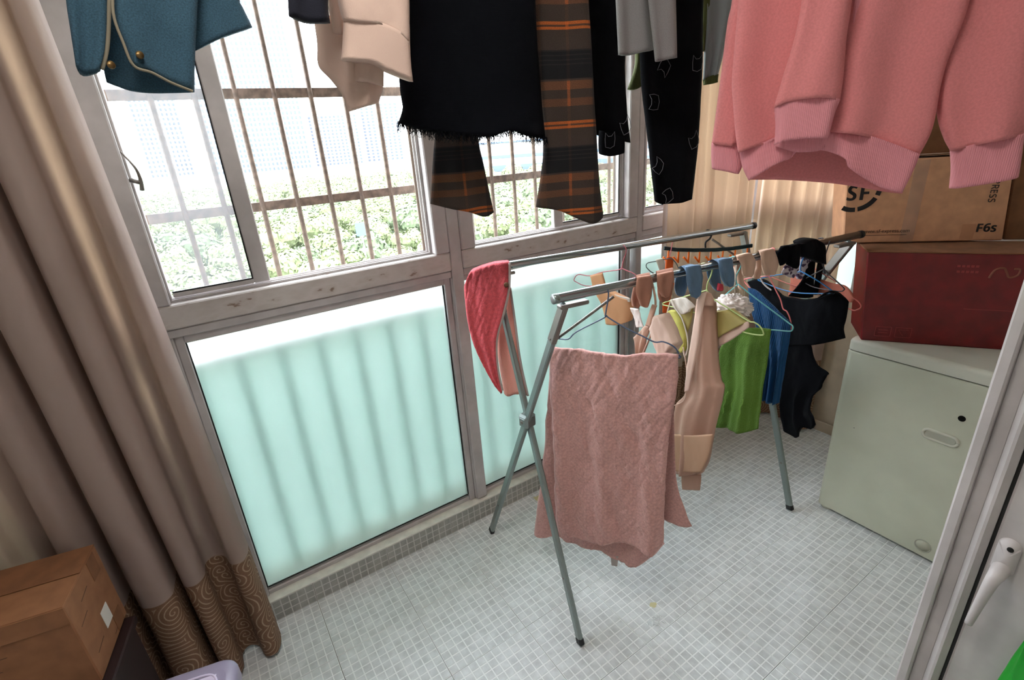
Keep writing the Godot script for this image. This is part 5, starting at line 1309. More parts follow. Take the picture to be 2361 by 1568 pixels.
	wire("wire_hanger", "grey wire hanger with a white cloth behind the tan socks", "", "hanger_steel_body", M.grey_wire)
	t = garment("face_cloth", "small white cloth folded over the grey wire hanger", "cloth", "white_cloth")
	sewn("cloth", "white_cloth", M.off_white, t, {"puff": 0.003, "cell": 0.004})
	# dried splashes on the tiles
	for q in [[Vector3(1.11, 0, 0.80), 0.018, "small dried yellowish splash on the tiles beside the plastic scrap"], [Vector3(1.12, 0, 0.045), 0.026, "yellow green dried splash on the tiles at the foot of the sill"]]:
		t = thing("dried_splash", q[2], "stain", q[0])
		st = st_new(false)
		for i in 18:
			var a0 := TAU * i / 18
			var a1 := TAU * (i + 1) / 18
			var r0: float = q[1] * (0.7 + 0.5 * noise.get_noise_2d(cos(a0) * 12 + q[1] * 900, sin(a0) * 12))
			var r1: float = q[1] * (0.7 + 0.5 * noise.get_noise_2d(cos(a1) * 12 + q[1] * 900, sin(a1) * 12))
			tri(st, Vector3(0, 0.0014, 0), Vector3(cos(a0) * r0, 0.0008, sin(a0) * r0), Vector3(cos(a1) * r1, 0.0008, sin(a1) * r1), Vector3.UP)
		part("film", done(st), M.stain, t)
	# scrap of clear wrapping on the floor
	t = thing("plastic_scrap", "crumpled scrap of clear plastic wrap lying on the floor tiles", "litter", Vector3(1.058, 0.0, 0.862))
	st = st_new(false)
	var r := RandomNumberGenerator.new()
	r.seed = 4
	for i in 26:
		var a := r.randf() * TAU
		var c := Vector3(cos(a), 0, sin(a)) * r.randf_range(0.0, 0.035) + Vector3(0, 0.003, 0)
		var e := Vector3(r.randfn(), r.randf() * 0.8, r.randfn()).normalized() * r.randf_range(0.006, 0.016)
		var f := Vector3(r.randfn(), r.randf() * 0.5, r.randfn()).normalized() * r.randf_range(0.005, 0.012)
		quad(st, c, c + e, c + e + f, c + f + Vector3(0, 0.002, 0), Vector3.UP)
	part("film", done(st), M.scrap, t)

func puff_mesh(radius: float) -> ArrayMesh:
	var st := SurfaceTool.new()
	st.begin(Mesh.PRIMITIVE_TRIANGLES)
	st.set_smooth_group(0)
	var n := 64
	for j in n + 1:
		for i in n + 1:
			var a := TAU * i / n
			var b := PI * j / n
			var d := Vector3(sin(b) * cos(a), cos(b), sin(b) * sin(a))
			var f := 1.0 + 0.22 * noise.get_noise_3d(d.x * 26, d.y * 26, d.z * 26) + 0.10 * sin(a * 9 + 3 * sin(b * 5)) * sin(b) + 0.14 * noise.get_noise_3d(d.x * 70, d.y * 70, d.z * 70 + 9)
			st.add_vertex(Vector3(d.x * 0.95, d.y * 0.72, d.z * 1.05) * radius * f)
	for j in n:
		for i in n:
			var q := j * (n + 1) + i
			for k in [q, q + 1, q + n + 1, q + 1, q + n + 2, q + n + 1]: st.add_index(k)
	st.generate_normals()
	return st.commit()

# ---------------------------------------------------------------- clothes on the ceiling rails
const RAIL_Y := 2.33

func top_hanger(label: String, keys: Array):
	# hanger out of the top of the picture: a bar along the top edge of the garment, a stem and a hook on the ceiling rail
	var pts := []
	for k in keys:
		var xf := Transform3D(Basis(Vector3.UP, deg_to_rad(CUT[k][1])), CUT[k][0])
		var e := edge_points(CUT[k][2], 4)
		pts.append(xf * Vector3(e[0].x, e[0].y, 0))
		pts.append(xf * Vector3(e[4].x, e[4].y, 0))
	var a: Vector3 = pts[0]
	var b: Vector3 = pts[-1]
	var mid := (a + b) / 2
	var t := thing("clothes_hanger", label, "hanger", mid)
	var rail_z := 0.55 if mid.z < 0.9 else 1.20
	var st := st_new()
	add_tube(st, [a, b], 0.004, 8)
	add_tube(st, smooth_path([mid, mid.lerp(Vector3(mid.x, RAIL_Y, rail_z), 0.7), Vector3(mid.x, RAIL_Y - 0.02, rail_z - 0.02), Vector3(mid.x, RAIL_Y + 0.02, rail_z), Vector3(mid.x, RAIL_Y - 0.005, rail_z + 0.02)], 5), 0.003, 8)
	world_part("frame", done(st), M.dark_wire, t)

func cats(name_: String, m: Material, parent: Node3D, yaw: float, lift: float, size: float):
	var b := Basis(Vector3.UP, deg_to_rad(yaw))
	var outline := [Vector2(-0.5, -0.4), Vector2(-0.55, 0.1), Vector2(-0.5, 0.55), Vector2(-0.2, 0.3), Vector2(0.15, 0.32), Vector2(0.45, 0.6), Vector2(0.5, 0.1), Vector2(0.42, -0.35), Vector2(0.0, -0.5), Vector2(-0.5, -0.4)]
	for i in WIRE[name_].size():
		var path := []
		for q in outline:
			var p: Vector2 = q.rotated(0.5 * i)
			path.append(WIRE[name_][i] + b * Vector3(p.x * size * 0.7, p.y * size, lift))
		world_part("printed_cat", tube(path, 0.0009, 5), m, parent)

func build_overhead():
	for z in [[0.55, -0.6, 1.9, "steel clothes rail under the ceiling nearer the windows"], [1.20, 0.5, 2.1, "steel clothes rail under the ceiling nearer the room"]]:
		var t := thing("ceiling_rail", z[3], "rail", Vector3((z[1] + z[2]) / 2, RAIL_Y, z[0]))
		var half: float = (z[2] - z[1]) / 2
		part("rail", tube([Vector3(-half, 0, 0), Vector3(half, 0, 0)], 0.0125, 14), M.steel, t)
		for s in [-0.7, 0.7]:
			part("drop_rod", tube([Vector3(s * half, 0, 0), Vector3(s * half, 2.62 - RAIL_Y, 0)], 0.006, 8), M.steel, t)
	# pink hoodie
	var t := garment("hoodie", "pink hooded sweatshirt with folded sleeve and ribbed hem hanging in front", "sweatshirt", "hoodie_front")
	sewn("back", "hoodie_back", M.pink_fleece, t, {"puff": 0.004, "thick": 0.003, "folds": [[0.008, 1.2, 0.3, 0.0, 0.6]]})
	sewn("front", "hoodie_front", M.pink_fleece, t, {"puff": 0.012, "thick": 0.003, "crease": 0.006, "fine": 4.0, "folds": [[0.016, 1.7, 2.4, -0.15, 0.5], [0.007, 3.3, 0.5, 0.2, 0.8]]})
	sewn("hem", "hoodie_hem", M.pink_rib, t, {"puff": 0.010, "thick": 0.003, "cell": 0.006, "folds": [[0.012, 1.7, 2.0, -0.1, 0.2]]}, "ribbed hem")
	sewn("sleeve", "hoodie_sleeve", M.pink_fleece, t, {"puff": 0.020, "thick": 0.003, "crease": 0.005, "fine": 5.0})
	sewn("cuff", "hoodie_cuff", M.pink_rib, t, {"puff": 0.014, "thick": 0.003, "cell": 0.006})
	sewn("sleeve", "hoodie_sleeve2", M.pink_fleece, t, {"puff": 0.026, "thick": 0.003, "crease": 0.006, "fine": 5.0, "folds": [[0.004, 1.4, 0.6, 0.3, 0.5]]})
	sewn("cuff", "hoodie_cuff2", M.pink_rib, t, {"puff": 0.020, "thick": 0.003, "cell": 0.006})
	sewn("cuff_lining", "hoodie_cuff2_back", M.pink_rib, t, {"puff": 0.003, "thick": 0.002, "cell": 0.006})
	sewn("pocket_edge", "hoodie_pocket", M.pink_rib, t, {"puff": 0.003, "thick": 0.002, "cell": 0.006})
	top_hanger("hanger of the pink hoodie above the picture", ["hoodie_front"])
	t = garment("sweatshirt", "pink sweatshirt sleeve with wide ribbed cuff at the right picture edge", "sweatshirt", "hoodie2_sleeve")
	sewn("sleeve", "hoodie2_sleeve", M.pink_fleece, t, {"puff": 0.030, "thick": 0.003, "crease": 0.007, "fine": 4.0, "folds": [[0.010, 1.5, 1.0, 0.2, 0.5]]})
	sewn("cuff", "hoodie2_cuff", M.pink_rib, t, {"puff": 0.022, "thick": 0.003, "cell": 0.006})
	top_hanger("hanger of the second pink sweatshirt above the picture", ["hoodie2_sleeve"])
	# coat, pyjamas, grey top
	t = garment("coat", "grey coat with olive trim half hidden behind the pink hoodie", "coat", "coat_panel")
	sewn("panel", "coat_panel", M.grey_lining, t, {"puff": 0.010, "folds": [[0.008, 1.4, 0.2, 0.2, 0.6]]})
	sewn("hem_trim", "coat_trim", M.olive, t, {"puff": 0.011, "cell": 0.005}, "olive ribbed trim")
	sewn("front_trim", "coat_lining", M.olive, t, {"puff": 0.008, "cell": 0.006}, "olive front trim")
	top_hanger("hanger of the grey coat above the picture", ["coat_panel"])
	t = garment("pyjama_trousers", "black pyjama trouser leg printed with small white cats", "trousers", "pyjama_leg")
	sewn("leg", "pyjama_leg", M.black_cloth, t, {"puff": 0.014, "crease": 0.006, "fine": 5.0, "folds": [[0.010, 1.6, 0.8, 0.1, 0.5]]})
	cats("cats_pyjama", M.white_print, t, -30, 0.026, 0.042)
	top_hanger("hanger of the black pyjama trousers above the picture", ["pyjama_leg"])
	t = garment("jersey_top", "light grey jersey top with two short sleeves", "shirt", "grey_sleeve")
	sewn("sleeve", "grey_sleeve", M.grey_jersey, t, {"puff": 0.010, "folds": [[0.008, 1.5, 0.8, 0.1, 0.5]]})
	sewn("sleeve", "grey_sleeve2", M.grey_jersey, t, {"puff": 0.010, "folds": [[0.006, 1.2, 1.8, 0.1, 0.5]]})
	top_hanger("hanger of the grey jersey top above the picture", ["grey_sleeve", "grey_sleeve2"])
	t = garment("jacket", "olive ribbed jacket cuff showing between the black tops", "jacket", "olive_cuff")
	sewn("cuff", "olive_cuff", M.olive, t, {"puff": 0.012, "cell": 0.005})
	top_hanger("hanger of the olive jacket above the picture", ["olive_cuff"])
	t = garment("pyjama_shirt", "black pyjama shirt printed with white cats beside the plaid shirt", "shirt", "black_top_body")
	sewn("body", "black_top_body", M.black_cloth, t, {"puff": 0.012, "crease": 0.005, "folds": [[0.008, 1.6, 0.8, 0.1, 0.5]]})
	sewn("cuff", "black_top_cuff", M.black_cloth, t, {"puff": 0.012, "cell": 0.006})
	cats("cats_top", M.white_print, t, -25, 0.042, 0.042)
	top_hanger("hanger of the black pyjama top above the picture", ["black_top_body"])
	# plaid shirt
	t = garment("plaid_shirt", "brown and orange plaid flannel shirt sleeve hanging in front of the window", "shirt", "plaid_sleeve")
	sewn("sleeve", "plaid_sleeve", M.plaid, t, {"puff": 0.018, "crease": 0.005, "fine": 5.0, "folds": [[0.007, 1.2, 0.6, 0.2, 0.6]]})
	top_hanger("hanger of the plaid shirt above the picture", ["plaid_sleeve"])
	t = garment("plaid_shirt", "brown and orange plaid shirt tail below the frayed navy skirt", "shirt", "plaid_tail")
	sewn("tail", "plaid_tail", M.plaid, t, {"puff": 0.010, "crease": 0.004, "folds": [[0.016, 1.25, 3.6, 0.12, 0.6]]})
	top_hanger("hanger of the plaid shirt tail above the picture", ["plaid_tail"])
	# frayed skirt
	t = garment("denim_skirt", "navy black denim skirt with a frayed hem", "skirt", "skirt")
	sewn("body", "skirt", M.navy_denim, t, {"puff": 0.014, "thick": 0.002, "crease": 0.006, "fine": 4.0, "folds": [[0.012, 1.3, 0.9, 0.1, 0.7]]})
	var st := st_new()
	var r := RandomNumberGenerator.new()
	r.seed = 8
	var hem := edge_points(CUT.skirt[4], 260)
	for q in hem:
		for k in 2:
			var p := Vector3(q.x, q.y + 0.004, r.randf_range(-0.014, 0.016))
			var drop := r.randf_range(0.006, 0.026)
			add_tube(st, [p, p + Vector3(r.randf_range(-0.005, 0.005), -drop * 0.6, r.randf_range(-0.002, 0.002)), p + Vector3(r.randf_range(-0.009, 0.009), -drop, r.randf_range(-0.003, 0.003))], [0.0011, 0.0004], 3, false)
	part("fringe", done(st), M.navy_denim, t).set_meta("kind", "stuff")
	top_hanger("hanger of the frayed navy skirt above the picture", ["skirt"])
	# beige joggers
	t = garment("joggers", "beige fleece joggers with wide ribbed cuffs", "trousers", "beige_cuff")
	sewn("leg", "beige_leg", M.beige_fleece, t, {"puff": 0.020, "cell": 0.006, "crease": 0.006})
	sewn("cuff", "beige_cuff", M.beige_fleece, t, {"puff": 0.018, "cell": 0.006, "crease": 0.003})
	sewn("leg", "beige_leg2", M.beige_fleece, t, {"puff": 0.012, "cell": 0.006, "crease": 0.010, "folds": [[0.010, 1.3, 0.4, 0.5, 0.5]]})
	sewn("cuff", "beige_cuff2", M.beige_fleece, t, {"puff": 0.010, "cell": 0.006, "folds": [[0.004, 2.6, 0.4, 0.1, 0.5]]})
	sewn("pocket_bag", "beige_flap", M.beige_fleece, t, {"puff": 0.004, "cell": 0.006})
	top_hanger("hanger of the beige joggers above the picture", ["beige_leg"])
	t = garment("navy_top", "small navy garment hem between the denim shorts and beige joggers", "shirt", "navy_hem")
	sewn("body", "navy_hem", M.navy_jersey, t, {"puff": 0.008, "folds": [[0.006, 1.3, 0.9, 0.1, 0.7]]})
	top_hanger("hanger of the small navy garment above the picture", ["navy_hem"])
	# denim shorts
	t = garment("denim_shorts", "blue denim shorts hanging upside down with open fly at upper left", "shorts", "shorts_front")
	sewn("leg", "shorts_leg", M.blue_denim, t, {"puff": 0.012, "crease": 0.006, "folds": [[0.008, 1.2, 0.9, 0.1, 0.3]]})
	sewn("back", "shorts_back", M.blue_denim, t, {"puff": 0.006, "crease": 0.005})
	sewn("front", "shorts_front", M.blue_denim, t, {"puff": 0.008, "crease": 0.006, "folds": [[0.006, 1.1, 0.2, 0.2, 0.5]]})
	sewn("leg", "shorts_leg2", M.blue_denim, t, {"puff": 0.012, "crease": 0.006})
	world_part("binding", tube(smooth_path(WIRE.shorts_bind1), 0.0035, 6), M.binding, t)
	world_part("binding", tube(smooth_path(WIRE.shorts_bind2), 0.0024, 6), M.binding, t)
	for p in WIRE.shorts_btn: world_part("button", tube([p, p + Vector3(0, 0, 0.005)], 0.006, 12), M.brass, t)
	top_hanger("hanger of the denim shorts above the picture", ["shorts_leg", "shorts_front", "shorts_leg2"])

# ---------------------------------------------------------------- washing machine and boxes
func slab(w: float, h: float, d: float, lean: float) -> ArrayMesh:
	# a carton whose sides lean a little; base centre at the origin, front towards +z
	var st := st_new(false)
	add_box(st, Vector3(-lean * h * 0.5, h * 0.5, 0), Vector3(w, h, d), 0.004, Basis(Vector3(1, 0, 0), Vector3(-lean, 1, 0), Vector3(0, 0, 1)))
	return done(st)

func build_washer():
	var t := thing("washing_machine", "pale cream top loading washing machine under the red box", "washing machine", Vector3(2.395, 0, 1.15))
	# local: front face towards -x at x = -0.285, left side at z = -0.274
	part("body", rounded(0.57, 0.765, 0.548, 0.022, 0.006), M.washer, t, Vector3(0, 0.018, 0))
	part("top_deck", rounded(0.57, 0.047, 0.548, 0.026, 0.018), M.washer_top, t, Vector3(0, 0.788, 0))
	part("seam", box(Vector3(0.55, 0.006, 0.53), 0.001), M.hole, t, Vector3(0, 0.7855, 0))
	for z in [-0.24, 0.24]:
		for x in [-0.25, 0.25]:
			part("foot", lathe([[0.0, 0.0], [0.026, 0.0], [0.026, 0.012], [0.018, 0.022], [0.0, 0.022]], 16), M.washer_top, t, Vector3(x, 0, z))
	# grip slot, hole and filter cap on the front
	var ring := []
	for i in 33:
		var a := TAU * i / 32
		ring.append(Vector3(0, sin(a) * 0.018, cos(a) * 0.018 + (0.034 if cos(a) > 0 else -0.034)))
	var slot_at := Vector3(-0.286, 0.546, 0.084)
	var g := part("grip_slot", tube(ring, 0.0055, 8), M.washer_top, t, slot_at)
	var st := st_new(false)
	add_box(st, Vector3(-0.0004, 0, 0), Vector3(0.002, 0.030, 0.09), 0.0008)
	part("recess", done(st), M.slot, g)
	part("lock_hole", tube([Vector3(0.003, 0, 0), Vector3(-0.0015, 0, 0)], 0.011, 16), M.hole, t, Vector3(-0.2855, 0.645, 0.126))
	part("screw", tube([Vector3(0.003, 0, 0), Vector3(-0.001, 0, 0)], 0.003, 10), M.slot, t, Vector3(-0.2855, 0.455, -0.19))
	var cap := []
	for i in 25: cap.append(Vector3(0, sin(TAU * i / 24) * 0.026, cos(TAU * i / 24) * 0.026))
	var fc := part("filter_cap", tube(cap, 0.0022, 6), M.slot, t, Vector3(-0.2855, 0.066, 0.126))
	part("disc", tube([Vector3(0.003, 0, 0), Vector3(-0.001, 0, 0)], 0.0225, 24), M.washer, fc)
	# red carton
	var e := Vector3(0.56408, 0, 0.82572)
	var n := Vector3(-0.82572, 0, 0.56408)
	var corner := Vector3(2.115, 0.835, 0.916)
	var red := thing("carton", "dark red printed carton standing on the washing machine", "box", corner + e * 0.27 - n * 0.15, -55.66)
	part("body", slab(0.60, 0.352, 0.20, 0.10), M.card_red, red, Vector3(0.03, 0, 0.05))
	var zf := 0.1505
	var shear := func(x, y): return Vector3(x - 0.27 - 0.10 * y, y, zf)
	part("lid_edge", box(Vector3(0.605, 0.006, 0.206), 0.002), M.card_dark, red, Vector3(-0.005, 0.352, 0.05))
	for k in 2: # care marks
		var mark := st_new(false)
		var c: Vector3 = shear.call(0.064 + 0.064 * k + 0.006, 0.042)
		for q in [[Vector3(0, 0.019, 0), Vector3(0.05, 0.0018, 0.0008)], [Vector3(0, -0.019, 0), Vector3(0.05, 0.0018, 0.0008)], [Vector3(0.025, 0, 0), Vector3(0.0018, 0.038, 0.0008)], [Vector3(-0.025, 0, 0), Vector3(0.0018, 0.038, 0.0008)]]:
			add_box(mark, q[0], q[1], 0.0)
		if k == 0:
			add_box(mark, Vector3(0, 0.006, 0), Vector3(0.03, 0.0022, 0.0008), 0.0)
			add_box(mark, Vector3(0, -0.005, 0), Vector3(0.03, 0.0022, 0.0008), 0.0)
		else:
			add_tube(mark, [Vector3(-0.016, 0.011, 0), Vector3(0.016, 0.011, 0), Vector3(0, -0.013, 0), Vector3(-0.016, 0.011, 0)], 0.0011, 5)
		part("printed_mark", done(mark), M.red_ink, red, c + Vector3(0, 0, 0.0004))
	for k in 2:
		var mark := st_new(false)
		for i in 5: add_box(mark, Vector3(i * 0.013, 0, 0), Vector3(0.009, 0.008, 0.0008), 0.0)
		part("printed_line", done(mark), M.red_ink, red, shear.call(0.275, 0.305 - k * 0.02) + Vector3(0, 0, 0.0004))
	part("printed_line", box(Vector3(0.14, 0.002, 0.0008), 0.0), M.red_ink, red, shear.call(0.375, 0.148) + Vector3(0, 0, 0.0004))
	var em := st_new()
	add_tube(em, smooth_path([Vector3(-0.04, -0.02, 0), Vector3(-0.03, 0.008, 0), Vector3(-0.008, 0.016, 0), Vector3(0.004, 0.0, 0), Vector3(0.014, -0.016, 0), Vector3(0.034, -0.008, 0), Vector3(0.036, 0.012, 0), Vector3(0.02, 0.014, 0)], 6), 0.004, 6)
	part("emblem", done(em), M.gold_ink, red, shear.call(0.405, 0.285) + Vector3(0, 0, -0.002), 0.0, "dull gold scroll emblem")
	# brown carton on top
	e = Vector3(0.6807, 0, 0.7325)
	n = Vector3(-0.7325, 0, 0.6807)
	corner = Vector3(2.155, 1.194, 0.772)
	var bc := thing("carton", "brown shipping carton with a black ring logo on the red carton", "box", corner + e * 0.261 - n * 0.16, -47.1)
	part("body", slab(0.522, 0.305, 0.14, 0.11), M.card, bc, Vector3(0, 0, 0.09))
	zf = 0.1605
	var on := func(x, y): return Vector3(x - 0.261 - 0.11 * 0.0, y, zf)
	for f in [[0.0, 0.385, 0.02, 0.50, 0.005, -0.12], [0.0, 0.312, 0.105, 0.52, 0.10, -0.08]]:
		st = st_new(false)
		if f[4] < 0.1: add_box(st, Vector3(f[0] - 0.035, f[1], f[2]), Vector3(f[3], 0.15, 0.004), 0.001, Basis(Vector3.RIGHT, f[5]))
		else: add_box(st, Vector3(f[0] - 0.035, f[1], f[2]), Vector3(f[3], 0.004, f[4]), 0.001, Basis(Vector3.RIGHT, f[5]))
		part("flap", done(st), M.card_dark, bc)
	part("tape", box(Vector3(0.045, 0.30, 0.0006), 0.0), M.tape, bc, on.call(0.212, 0.150) + Vector3(0, 0, 0.0003))
	part("patch", box(Vector3(0.042, 0.055, 0.0006), 0.0), M.card_patch, bc, on.call(0.405, 0.036) + Vector3(0, 0, 0.0003))
	st = st_new(false)
	var centre := Vector2(0.012, 0.207)
	for q in [[-78.0, -28.0], [-150.0, -84.0], [-20.0, 40.0]]:
		for i in 14:
			var a0 := deg_to_rad(lerpf(q[0], q[1], i / 14.0))
			var a1 := deg_to_rad(lerpf(q[0], q[1], (i + 1) / 14.0))
			var p := []
			for s in [[0.070, a0], [0.070, a1], [0.087, a1], [0.087, a0]]: p.append(Vector3(centre.x + cos(s[1]) * s[0] - 0.261, centre.y + sin(s[1]) * s[0], zf + 0.0006))
			if p[0].x > -0.281 and p[1].x > -0.281: quad(st, p[0], p[1], p[2], p[3], Vector3(0, 0, 1))
	part("printed_ring", done(st), M.ink, bc)
	part("printed_letters", text("SF", 0.075, true), M.ink, bc, on.call(0.022, 0.190) + Vector3(0, 0, 0.0004))
	part("printed_letters", text("F6s", 0.042, true), M.ink, bc, on.call(0.460, 0.048) + Vector3(0, 0, 0.0004))
	var rs := part("printed_letters", text("EXPRESS", 0.030), M.ink, bc, on.call(0.452, 0.196) + Vector3(0, 0, 0.0004))
	rs.rotation.z = -PI / 2
	part("printed_letters", text("www.sf-express.com", 0.0165), M.ink_pale, bc, on.call(0.142, 0.044) + Vector3(0, 0, 0.0004))
	part("printed_line", box(Vector3(0.19, 0.0016, 0.0008), 0.0), M.ink_pale, bc, on.call(0.115, 0.029) + Vector3(0, 0, 0.0004))

	var c2 := thing("carton", "dark brown carton squeezed in right of the printed shipping carton", "box", corner + e * 0.585 - n * 0.10, -47.1)
	part("body", slab(0.11, 0.36, 0.18, 0.11), M.card_dark, c2)
	part("flap", box(Vector3(0.11, 0.004, 0.18), 0.001), M.card_dark, c2, Vector3(-0.04, 0.363, 0))

func rounded(w: float, h: float, d: float, r: float, top: float) -> ArrayMesh:
	# upright body with rounded corners in plan and a softened top edge; base centre at the origin
	var plan := []
	for k in 4:
		var cx: float = (w / 2 - r) * [1, -1, -1, 1][k]
		var cz: float = (d / 2 - r) * [1, 1, -1, -1][k]
		for i in 7:
			var a := PI / 2 * (k + i / 6.0)
			plan.append(Vector2(cx + cos(a) * r, cz + sin(a) * r))
	var levels := [[0.0, 1.0], [h - top, 1.0]]
	for i in range(1, 6):
		var a := PI / 2 * i / 5.0
		levels.append([h - top + sin(a) * top, 1.0 - (1 - cos(a)) * top / (w / 2)])
	var st := st_new()
	var n := plan.size()
	for l in levels.size() - 1:
		for i in n:
			var p: Vector2 = plan[i]
			var q: Vector2 = plan[(i + 1) % n]
			var a: Array = levels[l]
			var b: Array = levels[l + 1]
			quad(st, Vector3(p.x * a[1], a[0], p.y * a[1]), Vector3(q.x * a[1], a[0], q.y * a[1]), Vector3(q.x * b[1], b[0], q.y * b[1]), Vector3(p.x * b[1], b[0], p.y * b[1]), Vector3(p.x, 0.001, p.y))
	st.set_smooth_group(-1)
	var up: Array = levels[-1]
	for i in n:
		var p: Vector2 = plan[i] * up[1]
		var q: Vector2 = plan[(i + 1) % n] * up[1]
		tri(st, Vector3(0, h, 0), Vector3(p.x, h, p.y), Vector3(q.x, h, q.y), Vector3.UP)
		tri(st, Vector3(0, 0, 0), Vector3(plan[i].x, 0, plan[i].y), Vector3(plan[(i + 1) % n].x, 0, plan[(i + 1) % n].y), Vector3.DOWN)
	return done(st)

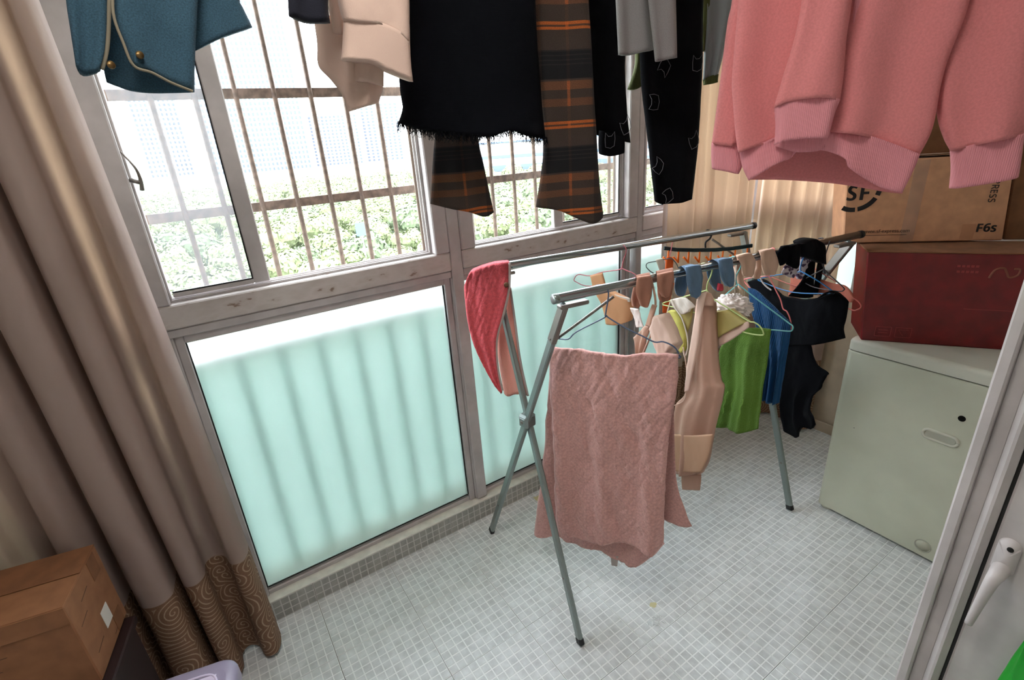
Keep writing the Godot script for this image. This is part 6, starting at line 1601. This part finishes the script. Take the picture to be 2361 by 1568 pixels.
# ---------------------------------------------------------------- near corners
func build_corner():
	# open door leaf at the right edge, square to the windows
	var d := structure("door_1", Vector3(0.95, 0, 1.537))
	span(0.0, 0.05, 0.01, 2.2, 0.0, 0.017, "lip", M.frame, d, 0.003)
	span(0.012, 0.05, 0.01, 2.2, 0.017, 0.036, "groove", M.frame, d, 0.001)
	span(0.002, 0.05, 0.01, 2.2, 0.036, 0.056, "stile", M.frame, d, 0.008)
	span(0.014, 0.05, 0.01, 2.2, 0.056, 0.061, "gap", M.rubber, d, 0.0)
	span(0.010, 0.05, 0.01, 2.2, 0.061, 0.40, "leaf", M.frame, d, 0.003)
	# handle
	var st := st_new()
	var plate := []
	for i in 33:
		var a := TAU * i / 32
		plate.append(Vector2(cos(a) * 0.0145, sin(a) * 0.0145 + (0.022 if sin(a) > 0 else -0.022)))
	for i in 32:
		var p: Vector2 = plate[i]
		var q: Vector2 = plate[i + 1]
		tri(st, Vector3(-0.004, 0, 0), Vector3(-0.004, p.y, p.x) * Vector3(1, 0.94, 0.94), Vector3(-0.004, q.y, q.x) * Vector3(1, 0.94, 0.94), Vector3.LEFT)
		quad(st, Vector3(-0.004, p.y * 0.94, p.x * 0.94), Vector3(-0.004, q.y * 0.94, q.x * 0.94), Vector3(0.004, q.y, q.x), Vector3(0.004, p.y, p.x), Vector3(0, p.y, p.x) + Vector3(-0.001, 0, 0))
	var h := part("handle_plate", done(st), M.frame, d, Vector3(0.008, 0.990, 0.080))
	part("screw", tube([Vector3(-0.003, 0.02, 0.002), Vector3(-0.0055, 0.02, 0.002)], 0.0042, 10), M.hole, h)
	part("lever", tube(smooth_path([Vector3(0, -0.022, 0), Vector3(-0.022, -0.022, 0.0), Vector3(-0.032, -0.035, -0.002), Vector3(-0.034, -0.075, -0.005), Vector3(-0.034, -0.130, -0.009)], 6), [0.0125, 0.0055], 14), M.frame, h)
	# green cloth at the edge of the picture
	var g := thing("green_bag", "bright green plastic bag hanging on the door at the right picture edge", "bag", Vector3(0.935, 0.55, 1.70))
	st = SurfaceTool.new()
	st.begin(Mesh.PRIMITIVE_TRIANGLES)
	st.set_smooth_group(0)
	for j in 31:
		for i in 33:
			var a := TAU * i / 32
			var v := j / 30.0
			var rx := 0.012 + 0.014 * sin(PI * v * 0.9) + 0.004 * sin(a * 6 + v * 5)
			var rz := 0.028 + 0.020 * v + 0.003 * sin(a * 5 + v * 9)
			st.add_vertex(Vector3(cos(a) * rx - 0.012, 0.36 * (1 - v), sin(a) * rz))
	for j in 30:
		for i in 32:
			var q := j * 33 + i
			for k in [q, q + 1, q + 33, q + 1, q + 34, q + 33]: st.add_index(k)
	st.generate_normals()
	part("bag", st.commit(), M.green_plastic, g)
	part("strap", tube([Vector3(-0.01, 0.35, 0), Vector3(-0.008, 0.60, 0.02), Vector3(0.02, 0.62, 0.02)], 0.005, 8), M.green_plastic, g)
	# dark red cabinet, brown carton, lilac tub at the lower left
	var cab := thing("low_cabinet", "dark red wooden cabinet under the carton at lower left", "cabinet", Vector3(-0.69, 0, 0.325), -10.6)
	part("top", box(Vector3(0.56, 0.025, 0.27), 0.004), M.maroon_wood, cab, Vector3(0, 0.486, 0))
	part("body", box(Vector3(0.54, 0.44, 0.25), 0.003), M.maroon_wood, cab, Vector3(0, 0.25, 0))
	part("plinth", box(Vector3(0.52, 0.035, 0.23), 0.002), M.maroon_wood, cab, Vector3(0, 0.0175, 0))
	part("door", box(Vector3(0.25, 0.40, 0.012), 0.003), M.maroon_wood, cab, Vector3(-0.13, 0.25, 0.131))
	part("door", box(Vector3(0.25, 0.40, 0.012), 0.003), M.maroon_wood, cab, Vector3(0.13, 0.25, 0.131))
	var yaw := -10.57
	var b := Basis(Vector3.UP, deg_to_rad(yaw))
	var bx := thing("carton", "brown carton with a white sticker at the lower left picture corner", "box", Vector3(-0.4496, 0.50, 0.4329) + b * Vector3(-0.2, 0, -0.106), yaw)
	part("body", box(Vector3(0.40, 0.245, 0.212), 0.003), M.card_brown, bx, Vector3(0, 0.1225, 0))
	part("lid_flap", box(Vector3(0.40, 0.003, 0.104), 0.001), M.card_dark, bx, Vector3(0, 0.2468, -0.054))
	part("lid_flap", box(Vector3(0.40, 0.003, 0.104), 0.001), M.card_brown, bx, Vector3(0, 0.2468, 0.054))
	part("lid_rim", box(Vector3(0.403, 0.05, 0.003), 0.001), M.card_brown, bx, Vector3(0, 0.222, 0.1075))
	part("sticker", box(Vector3(0.0012, 0.052, 0.040), 0.0), M.sticker, bx, Vector3(0.2008, 0.085, -0.019))
	part("tape", box(Vector3(0.0010, 0.060, 0.045), 0.0), M.card_dark, bx, Vector3(0.2006, 0.213, -0.060))
	part("tape", box(Vector3(0.0010, 0.050, 0.045), 0.0), M.card_dark, bx, Vector3(0.2006, 0.030, -0.060))
	st = st_new(false)
	for k in 5: add_box(st, Vector3(-0.19 + 0.02 * k, 0.02 + 0.035 * k, 0.1066), Vector3(0.36, 0.0012, 0.0006), 0.0)
	part("corrugation_line", done(st), M.ink_pale, bx)
	st = st_new(false)
	for q in [[0.06, 0.05], [0.02, -0.04], [0.16, 0.06], [0.20, 0.02]]: add_box(st, Vector3(0.2005, q[0], q[1]), Vector3(0.0006, 0.0014, 0.045), 0.0, Basis(Vector3.RIGHT, 0.15))
	part("printed_line", done(st), M.ink_pale, bx)
	var tub := thing("storage_tub", "lilac plastic storage tub with a clear window in its lid", "tub", Vector3(-0.165, 0, 0.49) + Basis(Vector3.UP, deg_to_rad(-13.2)) * Vector3(-0.125, 0, 0.19), -13.2)
	part("body", rounded(0.235, 0.40, 0.345, 0.05, 0.01), M.lilac_pale, tub, Vector3(0, 0.0, 0))
	part("lid", rounded(0.252, 0.05, 0.365, 0.045, 0.022), M.lilac, tub, Vector3(0, 0.40, 0))
	var loop := []
	for i in 49:
		var a := TAU * i / 48
		var cxx: float = signf(cos(a)) * pow(absf(cos(a)), 0.35)
		var czz: float = signf(sin(a)) * pow(absf(sin(a)), 0.35)
		loop.append(Vector3(cxx * 0.088, 0.451, czz * 0.14))
	part("lid_groove", tube(loop, 0.0032, 6), M.lilac_pale, tub)
	part("lid_window", box(Vector3(0.16, 0.003, 0.265), 0.001), M.lilac_pale, tub, Vector3(0, 0.4505, 0))
